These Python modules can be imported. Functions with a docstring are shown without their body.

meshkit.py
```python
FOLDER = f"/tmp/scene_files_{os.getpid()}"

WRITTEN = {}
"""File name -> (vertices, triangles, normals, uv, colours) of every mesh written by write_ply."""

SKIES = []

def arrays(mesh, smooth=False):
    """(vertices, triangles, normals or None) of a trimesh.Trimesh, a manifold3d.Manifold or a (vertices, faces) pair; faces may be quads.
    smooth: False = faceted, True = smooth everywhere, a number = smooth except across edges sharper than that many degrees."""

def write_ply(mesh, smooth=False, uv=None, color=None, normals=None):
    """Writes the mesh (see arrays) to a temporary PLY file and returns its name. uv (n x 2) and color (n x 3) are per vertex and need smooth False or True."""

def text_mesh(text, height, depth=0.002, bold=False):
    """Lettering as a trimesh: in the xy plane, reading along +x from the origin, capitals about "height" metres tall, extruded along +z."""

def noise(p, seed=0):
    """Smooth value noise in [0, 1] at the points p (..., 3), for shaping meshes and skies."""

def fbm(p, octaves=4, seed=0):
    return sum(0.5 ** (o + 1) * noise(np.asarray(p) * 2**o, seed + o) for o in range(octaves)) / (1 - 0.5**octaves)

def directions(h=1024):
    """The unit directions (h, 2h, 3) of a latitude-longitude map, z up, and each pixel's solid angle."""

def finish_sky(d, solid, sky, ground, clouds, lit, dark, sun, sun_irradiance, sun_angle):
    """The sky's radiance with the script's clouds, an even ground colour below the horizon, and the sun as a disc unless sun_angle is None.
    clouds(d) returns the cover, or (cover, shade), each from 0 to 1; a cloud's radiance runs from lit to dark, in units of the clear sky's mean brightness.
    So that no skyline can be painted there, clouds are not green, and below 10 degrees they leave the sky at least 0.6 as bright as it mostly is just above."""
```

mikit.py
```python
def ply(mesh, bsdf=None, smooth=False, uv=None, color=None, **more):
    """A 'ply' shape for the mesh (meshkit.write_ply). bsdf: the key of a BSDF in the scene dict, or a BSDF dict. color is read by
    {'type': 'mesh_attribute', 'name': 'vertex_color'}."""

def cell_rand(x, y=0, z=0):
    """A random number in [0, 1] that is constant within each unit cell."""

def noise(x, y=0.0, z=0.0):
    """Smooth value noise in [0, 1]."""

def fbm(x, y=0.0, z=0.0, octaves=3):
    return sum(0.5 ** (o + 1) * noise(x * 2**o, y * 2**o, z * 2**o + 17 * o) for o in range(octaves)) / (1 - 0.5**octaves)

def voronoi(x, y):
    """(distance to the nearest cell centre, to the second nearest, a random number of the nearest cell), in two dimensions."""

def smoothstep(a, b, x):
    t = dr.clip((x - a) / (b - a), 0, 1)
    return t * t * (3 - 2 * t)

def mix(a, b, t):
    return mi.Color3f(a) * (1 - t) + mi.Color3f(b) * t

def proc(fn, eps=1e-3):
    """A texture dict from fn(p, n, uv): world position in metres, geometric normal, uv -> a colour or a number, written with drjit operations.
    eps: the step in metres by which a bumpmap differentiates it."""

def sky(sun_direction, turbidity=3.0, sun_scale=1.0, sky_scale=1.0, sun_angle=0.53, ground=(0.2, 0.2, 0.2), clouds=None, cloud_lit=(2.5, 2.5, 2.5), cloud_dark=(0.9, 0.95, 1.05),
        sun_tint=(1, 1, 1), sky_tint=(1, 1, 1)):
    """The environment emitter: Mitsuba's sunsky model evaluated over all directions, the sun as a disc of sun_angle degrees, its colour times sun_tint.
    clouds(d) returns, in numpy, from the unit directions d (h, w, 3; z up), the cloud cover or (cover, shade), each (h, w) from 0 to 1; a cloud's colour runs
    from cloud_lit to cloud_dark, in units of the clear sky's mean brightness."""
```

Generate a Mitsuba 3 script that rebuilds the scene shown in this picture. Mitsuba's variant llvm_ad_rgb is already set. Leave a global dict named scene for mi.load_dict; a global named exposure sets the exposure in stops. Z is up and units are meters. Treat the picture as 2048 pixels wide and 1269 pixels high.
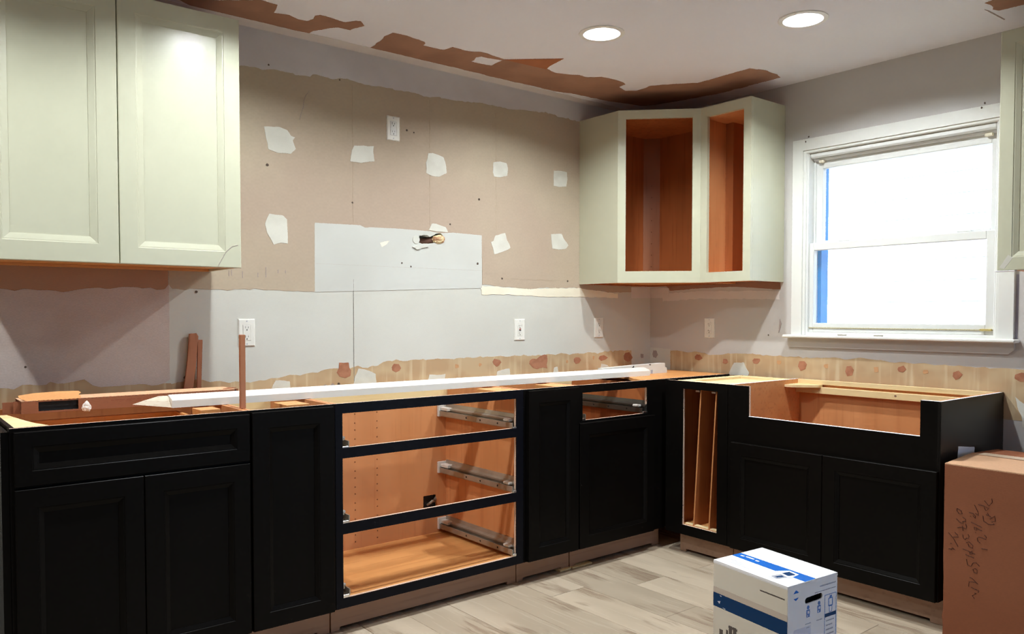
import math, random
import numpy as np, trimesh
import drjit as dr
import mitsuba as mi
import shapely.geometry as sg
import mikit, meshkit
from mikit import fbm, noise, smoothstep, mix, proc

# ---------------------------------------------------------------- camera, sky, exposure
T = mi.ScalarTransform4f
CAM = (-3.778, -3.316, 1.207)
YAW, PITCH = math.radians(38.9148), math.radians(-1.8186)
LOOK = (CAM[0] + math.sin(YAW) * math.cos(PITCH), CAM[1] + math.cos(YAW) * math.cos(PITCH), CAM[2] + math.sin(PITCH))
scene, labels = {}, {}
scene['camera'] = {'type': 'perspective', 'fov_axis': 'x', 'fov': 2 * math.degrees(math.atan(1024 / 1597.8)), 'near_clip': 0.05, 'far_clip': 200.0,
                   'principal_point_offset_x': 0.0, 'principal_point_offset_y': -46.36 / 1269,
                   'to_world': T().look_at(origin=CAM, target=LOOK, up=(0, 0, 1))}
exposure = -0.5
SKY = 18.0
scene['sky'] = mikit.sky((-0.55, 0.25, 0.8), turbidity=4.0, sun_scale=SKY * 0.75, sky_scale=SKY * 1.3, sun_tint=(0.80, 0.95, 1.2), sky_tint=(0.9, 1.0, 1.12), ground=(0.25, 0.26, 0.25))
LAMP = np.array([0.93, 0.985, 0.985]) * 2750.0      # radiance of the downlight bulbs
CEIL = 2.41
LAMPS = [(-1.31, -0.87), (-0.79, -1.50), (-2.665, -0.93), (-4.0, -0.92)]

# ---------------------------------------------------------------- helpers
rng = np.random.default_rng(7)
used = set()


def fresh(name):
    if name not in used:
        used.add(name)
        return name
    k = 1
    while f'{name}_{k:03d}' in used:
        k += 1
    used.add(f'{name}_{k:03d}')
    return f'{name}_{k:03d}'


def info(key, label=None, cat=None, group=None, kind=None):
    d = {k: v for k, v in (('label', label), ('category', cat), ('group', group), ('kind', kind)) if v}
    if d:
        labels.setdefault(key, {}).update(d)


def thing(name, label=None, cat=None, group=None, kind=None):
    k = fresh(name)
    info(k, label, cat, group, kind)
    return k


def fix(m):
    if m.is_watertight and m.volume < 0:
        m.invert()
    return m


def put(name, mesh, mat, parent=None, smooth=False, label=None, cat=None, group=None, kind=None, uv=None, **more):
    if isinstance(mesh, (list, tuple)):
        mesh = trimesh.util.concatenate([fix(m) for m in mesh])
    else:
        mesh = fix(mesh)
    k = fresh((parent + '__' if parent else '') + name)
    scene[k] = mikit.ply(mesh, mat, smooth=smooth, **more)
    info(k, label, cat, group, kind)
    return k


class Frame:
    """Local coordinates (u along the wall, w out of the wall into the room, z up)."""

    def __init__(s, o, u, n):
        s.M = np.eye(4)
        s.M[:2, 0], s.M[:2, 1], s.M[:2, 3] = u, n, o

    def __call__(s, m):
        if isinstance(m, (list, tuple)):
            return [s(x) for x in m]
        m = m.copy()
        m.apply_transform(s.M)
        return m

    def pt(s, u, w, z):
        return (s.M @ np.array([u, w, z, 1.0]))[:3]


FB = Frame((0, 0), (1, 0), (0, -1))        # back wall: u = x, w = -y
FR = Frame((0, 0), (0, -1), (-1, 0))       # right wall: u = -y, w = -x
ID = Frame((0, 0), (1, 0), (0, 1))


def bb(u0, u1, w0, w1, z0, z1, b=0.0012):
    lo, hi = np.array([min(u0, u1), min(w0, w1), min(z0, z1)]), np.array([max(u0, u1), max(w0, w1), max(z0, z1)])
    b = min(b, 0.3 * (hi - lo).min())
    if b <= 0.0002:
        m = trimesh.creation.box(extents=hi - lo)
        m.apply_translation((lo + hi) / 2)
        return m
    pts = []
    for c in np.ndindex(2, 2, 2):
        corner = np.where(np.array(c) == 0, lo, hi)
        s = np.where(np.array(c) == 0, 1, -1)
        for a in range(3):
            p = corner + s * b
            p[a] = corner[a]
            pts.append(p)
    return trimesh.convex.convex_hull(np.array(pts))


def extr(poly, h):
    return trimesh.creation.extrude_polygon(poly, h)


def polyw(pts, w0, w1, holes=()):
    """Polygon in (u, z), from w0 to w1."""
    p = pts if hasattr(pts, 'exterior') else sg.Polygon(pts, holes)
    m = extr(p.buffer(0) if not p.is_valid else p, w1 - w0)
    v = m.vertices.copy()
    m.vertices = np.stack([v[:, 0], v[:, 2] + w0, v[:, 1]], 1)
    return fix(m)


def polyu(pts, u0, u1):
    """Polygon in (w, z), from u0 to u1."""
    m = extr(sg.Polygon(pts), u1 - u0)
    v = m.vertices.copy()
    m.vertices = np.stack([v[:, 2] + u0, v[:, 0], v[:, 1]], 1)
    return fix(m)


def polyz(pts, z0, z1, holes=()):
    p = pts if hasattr(pts, 'exterior') else sg.Polygon(pts, holes)
    m = extr(p.buffer(0) if not p.is_valid else p, z1 - z0)
    m.apply_translation((0, 0, z0))
    return fix(m)


def rect(u0, u1, z0, z1):
    return [(u0, z0), (u1, z0), (u1, z1), (u0, z1)]


def ragged(pts, step=0.02, amp=0.003, closed=True, seed=0):
    """Subdivides a polyline and shifts its points a little: a torn edge."""
    r = np.random.default_rng(seed)
    pts = [np.array(p, float) for p in pts]
    out = []
    n = len(pts) if closed else len(pts) - 1
    for i in range(n):
        a, b = pts[i], pts[(i + 1) % len(pts)]
        k = max(1, int(np.linalg.norm(b - a) / step))
        for j in range(k):
            q = a + (b - a) * j / k
            out.append(tuple(q + (r.normal(0, amp, 2) if j or i else 0)))
    if not closed:
        out.append(tuple(pts[-1]))
    return out


def ring_mesh(rings):
    """Closed loop of rectangular rings [(points 4x3), ...] joined by quads, first to last."""
    v = np.concatenate(rings)
    n, f = len(rings), []
    for i in range(n):
        a, b = 4 * i, 4 * ((i + 1) % n)
        for j in range(4):
            k = (j + 1) % 4
            f += [[a + j, a + k, b + k], [a + j, b + k, b + j]]
    m = trimesh.Trimesh(v, f, process=False)
    return fix(m)


def door_leaf(F, parent, name, u0, u1, z0, z1, w0, mat, t=0.019, stile=0.058, slope=0.016, label=None):
    prof = [(0, w0), (0, w0 + t - 0.002), (0.002, w0 + t), (stile - 0.002, w0 + t), (stile, w0 + t - 0.0022), (stile + 0.003, w0 + t - 0.0024),
            (stile + slope, w0 + t - 0.0085), (stile + slope, w0)]
    rings = [np.array([[u0 + i, w, z0 + i], [u1 - i, w, z0 + i], [u1 - i, w, z1 - i], [u0 + i, w, z1 - i]]) for i, w in prof]
    k = put(name, F(ring_mesh(rings)), mat, parent, label=label)
    i = stile + slope - 0.0005
    put('panel', F(bb(u0 + i, u1 - i, w0 + 0.002, w0 + t - 0.0105, z0 + i, z1 - i, 0)), mat, k)
    return k


def tube(pts, r, sides=8):
    pts = np.asarray(pts, float)
    t = np.gradient(pts, axis=0)
    t /= np.linalg.norm(t, axis=1, keepdims=True) + 1e-9
    ref = np.where(np.abs(t[:, 2:]) < 0.9, [[0, 0, 1.0]], [[1.0, 0, 0]])
    a = np.cross(t, ref)
    a /= np.linalg.norm(a, axis=1, keepdims=True)
    b = np.cross(t, a)
    ang = np.arange(sides) * 2 * np.pi / sides
    v = (pts[:, None] + r * (np.cos(ang)[None, :, None] * a[:, None] + np.sin(ang)[None, :, None] * b[:, None])).reshape(-1, 3)
    f, n = [], len(pts)
    for i in range(n - 1):
        for j in range(sides):
            k = (j + 1) % sides
            p, q = i * sides, (i + 1) * sides
            f += [[p + j, p + k, q + k], [p + j, q + k, q + j]]
    c0, c1 = len(v), len(v) + 1
    v = np.vstack([v, pts[0], pts[-1]])
    for j in range(sides):
        k = (j + 1) % sides
        f += [[c0, k, j], [c1, (n - 1) * sides + j, (n - 1) * sides + k]]
    return fix(trimesh.Trimesh(v, f, process=False))


def tuft(size, at, seed=0, freq=3.2, amp=.6):
    m = trimesh.creation.icosphere(3, 1.0)
    v = m.vertices
    m.vertices = v * (1 + amp * (np.asarray(meshkit.fbm(v * freq + 4 + seed))[:, None] - .5)) * np.array(size) + np.array(at)
    return m


def cyl(a, b, r, sides=16):
    return trimesh.creation.cylinder(radius=r, segment=[a, b], sections=sides)


# ---------------------------------------------------------------- materials
def mat(key, color, rough=0.5, spec=0.5, metallic=0.0, **more):
    c = color if isinstance(color, dict) else {'type': 'rgb', 'value': list(color)}
    scene[key] = {'type': 'twosided', 'bsdf': {'type': 'principled', 'base_color': c, 'roughness': rough, 'specular': spec, 'metallic': metallic, **more}}
    return key


def blotch(c0, c1, f, lo=0.35, hi=0.7, amt=1.0, fine=0.0, ff=300.0):
    def fn(p, n, uv):
        t = smoothstep(lo, hi, fbm(p.x * f + 3.1, p.y * f + 7.7, p.z * f, 3)) * amt
        c = mix(c0, c1, t)
        if fine:
            c = c * (1 - fine + 2 * fine * noise(p.x * ff, p.y * ff, p.z * ff))
        return c
    return proc(fn)


def grain(c0, c1, c2, axis, fine=70.0, long=3.0, seed=0.0):
    def fn(p, n, uv):
        q = [p.x, p.y, p.z]
        s = [q[i] * (long if i == axis else fine) + seed for i in range(3)]
        s2 = [q[i] * (long * 0.6 if i == axis else fine * 0.16) + seed * 2 + 9 for i in range(3)]
        g = fbm(s[0], s[1], s[2], 3)
        h = fbm(s2[0], s2[1], s2[2], 2)
        return mix(mix(c0, c1, smoothstep(0.3, 0.75, h)), c2, smoothstep(0.52, 0.8, g) * 0.55)
    return proc(fn)


WHITEWALL = mat('mat_wall_white', blotch((.62, .625, .58), (.585, .585, .535), 2.2, fine=.015), .75, .2)
DUSK = mat('mat_wall_dark_paint', (.16, .16, .17), .7, .2)
OLDPAINT = mat('mat_wall_old_paint', blotch((.60, .52, .485), (.54, .46, .42), 5.0, fine=.06, ff=220), .8, .2)
GREYPAINT = mat('mat_wall_grey', blotch((.565, .545, .53), (.54, .52, .505), 2.0, fine=.012), .38, .4)
BROWN = mat('mat_brown_paper', blotch((.475, .40, .30), (.445, .35, .275), 1.8, .3, .75, fine=.03, ff=130), .8, .15)
TAPE = mat('mat_joint_tape', blotch((.70, .67, .66), (.64, .60, .60), 4.0, fine=.02), .8, .15)
SPACKLE = mat('mat_spackle', blotch((.67, .665, .60), (.61, .60, .535), 14.0, fine=.02), .7, .2)
CREAM = mat('mat_cream_tape', blotch((.84, .80, .66), (.78, .74, .60), 6.0, fine=.02), .7, .2)
CEILING = mat('mat_ceiling', blotch((.81, .81, .88), (.775, .77, .83), 1.5, fine=.01), .85, .15)
TORN = mat('mat_torn_paper', blotch((.36, .20, .135), (.31, .17, .115), 6.0, fine=.04, ff=160), .85, .1)
TORN2 = mat('mat_torn_flap', blotch((.42, .165, .08), (.37, .14, .068), 9.0, fine=.04), .8, .1)  # orange of light passing through the paper put into its colour


def adhesive_fn(p, n, uv):
    v = fbm(p.x * 52, p.y * 52, p.z * 2.4 + 3, 4)
    c = mix((.54, .405, .25), (.48, .33, .195), smoothstep(.35, .65, fbm(p.x * 9, p.y * 9, p.z * 9, 3)))
    return mix(c, (.66, .55, .37), smoothstep(.50, .80, v) * .6)


STRIP = mat('mat_backsplash_scar', proc(adhesive_fn), .8, .15)
TERRA = mat('mat_terracotta', blotch((.43, .20, .12), (.36, .155, .09), 30.0, fine=.05), .85, .1)
TERRAPALE = mat('mat_terracotta_pale', blotch((.57, .33, .17), (.52, .29, .15), 30.0), .85, .1)
GREYMARK = mat('mat_grey_mark', (.36, .30, .28), .8, .1)
DARKMARK = mat('mat_dark_mark', (.10, .075, .06), .8, .1)
CABWHITE = mat('mat_cabinet_white', blotch((.53, .53, .405), (.52, .52, .395), 2.0), .28, .5)
CABBLACK = mat('mat_cabinet_black', blotch((.0036, .0031, .0028), (.0045, .0038, .0033), 3.0, fine=.12, ff=90), .36, .07)
CABNAVY = mat('mat_cabinet_black_face', blotch((.0036, .0042, .0075), (.0046, .0050, .0085), 3.0), .34, .10)
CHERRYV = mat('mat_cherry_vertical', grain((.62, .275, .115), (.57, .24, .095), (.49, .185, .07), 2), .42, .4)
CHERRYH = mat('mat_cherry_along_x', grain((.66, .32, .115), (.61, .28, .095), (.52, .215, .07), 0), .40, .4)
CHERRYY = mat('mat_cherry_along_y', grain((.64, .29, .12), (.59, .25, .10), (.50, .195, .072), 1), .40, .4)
CHERRYDEEP = mat('mat_cherry_deep', grain((.40, .13, .042), (.35, .11, .035), (.28, .08, .025), 2), .45, .35)  # deep cherry; in the tray cabinet and left rail it paints in shade
PALE = mat('mat_pale_wood', grain((.80, .64, .36), (.76, .58, .30), (.66, .46, .22), 0, 90, 4), .55, .3)
PALEY = mat('mat_pale_wood_y', grain((.80, .64, .37), (.76, .58, .31), (.66, .46, .22), 1, 90, 4), .55, .3)
EDGE = mat('mat_bare_edge', grain((.66, .50, .40), (.62, .45, .35), (.54, .38, .28), 0, 90, 5), .55, .3)
TOEKICK = mat('mat_toe_kick', grain((.33, .20, .135), (.30, .175, .115), (.25, .14, .09), 0, 60, 3), .55, .3)
STICK = mat('mat_stick_wood', grain((.42, .175, .095), (.37, .15, .075), (.29, .11, .05), 2, 120, 6), .6, .3)
METAL = mat('mat_slide_metal', blotch((.40, .36, .30), (.33, .295, .245), 20.0), .42, .5, 0.6)
METALDARK = mat('mat_slide_dark', (.10, .095, .085), .4, .5, 0.8)
NYLON = mat('mat_white_nylon', (.62, .60, .56), .35, .5)
CHROME = mat('mat_bright_metal', (.80, .80, .79), .2, .5, 1.0)
BLACKPL = mat('mat_black_plastic', (.008, .008, .008), .5, .4)
TRIMW = mat('mat_trim_white', blotch((.75, .76, .73), (.73, .74, .71), 3.0), .35, .45)
WINW = mat('mat_window_white', (.72, .735, .72), .3, .45)
EXTSKYTINT = mat('mat_exterior_jamb_sky_tint', (.037, .26, .58), .5, .3)  # blue skylight on the jamb put into its colour
BOARDW = mat('mat_moulding_white', blotch((.73, .72, .68), (.70, .69, .645), 5.0), .32, .45)
RAWWOOD = mat('mat_splintered_wood', grain((.78, .69, .56), (.72, .62, .48), (.60, .49, .35), 0, 160, 8), .7, .2)
PLATE = mat('mat_outlet_plate', (.80, .80, .74), .3, .5)
RECEPT = mat('mat_outlet_receptacle', (.72, .74, .72), .35, .5)
SLOT = mat('mat_slot_dark', (.05, .045, .04), .6, .3)
RED = mat('mat_button_red', (.35, .04, .03), .5, .4)
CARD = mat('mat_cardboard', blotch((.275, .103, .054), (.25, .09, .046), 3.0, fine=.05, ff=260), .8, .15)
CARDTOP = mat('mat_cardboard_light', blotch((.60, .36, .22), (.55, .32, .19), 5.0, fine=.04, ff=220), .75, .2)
CARDORANGE = mat('mat_cardboard_flap', blotch((.72, .35, .14), (.66, .31, .12), 9.0, fine=.05, ff=260), .75, .2)
INK = mat('mat_marker_ink', (.075, .025, .015), .6, .2)
PRINT = mat('mat_carton_print', (.24, .075, .04), .7, .2)
CLEARTAPE = mat('mat_packing_tape', (.66, .50, .36), .12, .6)
BOXW = mat('mat_box_white', blotch((.80, .81, .84), (.78, .79, .82), 8.0), .45, .4)
BOXWARMLIT = mat('mat_box_side_warm_lit', blotch((.70, .66, .58), (.68, .64, .56), 8.0), .5, .35)  # cream light on the white side put into its colour
BOXBAND = mat('mat_box_side_mid_band', (.55, .48, .42), .5, .35)  # mid-grey band directly above the navy one
BLUEPRINT = mat('mat_print_blue', (.004, .13, .55), .45, .2)
NAVYPRINT = mat('mat_print_navy', (.001, .036, .125), .5, .15)
GREYPRINT = mat('mat_print_grey', (.36, .38, .45), .6, .3)
PALEPRINT = mat('mat_print_pale', (.62, .65, .76), .6, .3)
WHITEPRINT = mat('mat_print_white', (.82, .84, .88), .5, .35)
DARKPRINT = mat('mat_print_dark', (.10, .085, .08), .6, .3)
PAPER = mat('mat_paper_white', (.80, .80, .84), .7, .2)
CRUMPLE = mat('mat_crumpled_paper', (.84, .80, .76), .7, .2)
LAMPTRIM = mat('mat_lamp_trim', (.82, .82, .80), .4, .4)
SIDING = mat('mat_siding', (.82, .83, .84), .6, .3)
GREEN = mat('mat_downspout', (.36, .42, .40), .5, .3)
GRASS = mat('mat_ground', blotch((.16, .19, .10), (.22, .21, .14), 1.5), .9, .1)
INSUL = mat('mat_insulation', blotch((.72, .60, .36), (.45, .24, .14), 60.0), .9, .1)
BRASS = mat('mat_brass', (.62, .50, .20), .4, .5, 0.6)
scene['mat_glass'] = {'type': 'thindielectric', 'int_ior': 1.5}


def plank_mat(i):
    tone = [1.0, .94, 1.05, .97, .90, 1.02][i]
    s = 11.3 * i

    def fn(p, n, uv):
        wx = p.x + .016 * noise(p.y * 9 + s, p.x * 5, 2.0) + .006 * noise(p.y * 31 - s, p.x * 11, 5.0)
        g = fbm(wx * 13 + s, p.y * 4.2 + s * 1.7, s, 4)
        st = fbm(wx * 85 + s, p.y * 5.0 - s, s, 3)
        big = fbm(p.x * 5 - s, p.y * 1.1 + s, 4.0, 3)
        c = mix((.525, .435, .33), (.43, .35, .26), smoothstep(.35, .65, big))
        c = mix(c, (.25, .175, .12), smoothstep(.53, .70, g) * smoothstep(.30, .62, st) * .8)
        c = mix(c, (.60, .52, .41), smoothstep(.56, .74, st) * .25)
        return c * tone
    return mat(f'mat_floor_plank_{i}', proc(fn), .34, .42)


PLANKS = [plank_mat(i) for i in range(6)]
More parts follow.
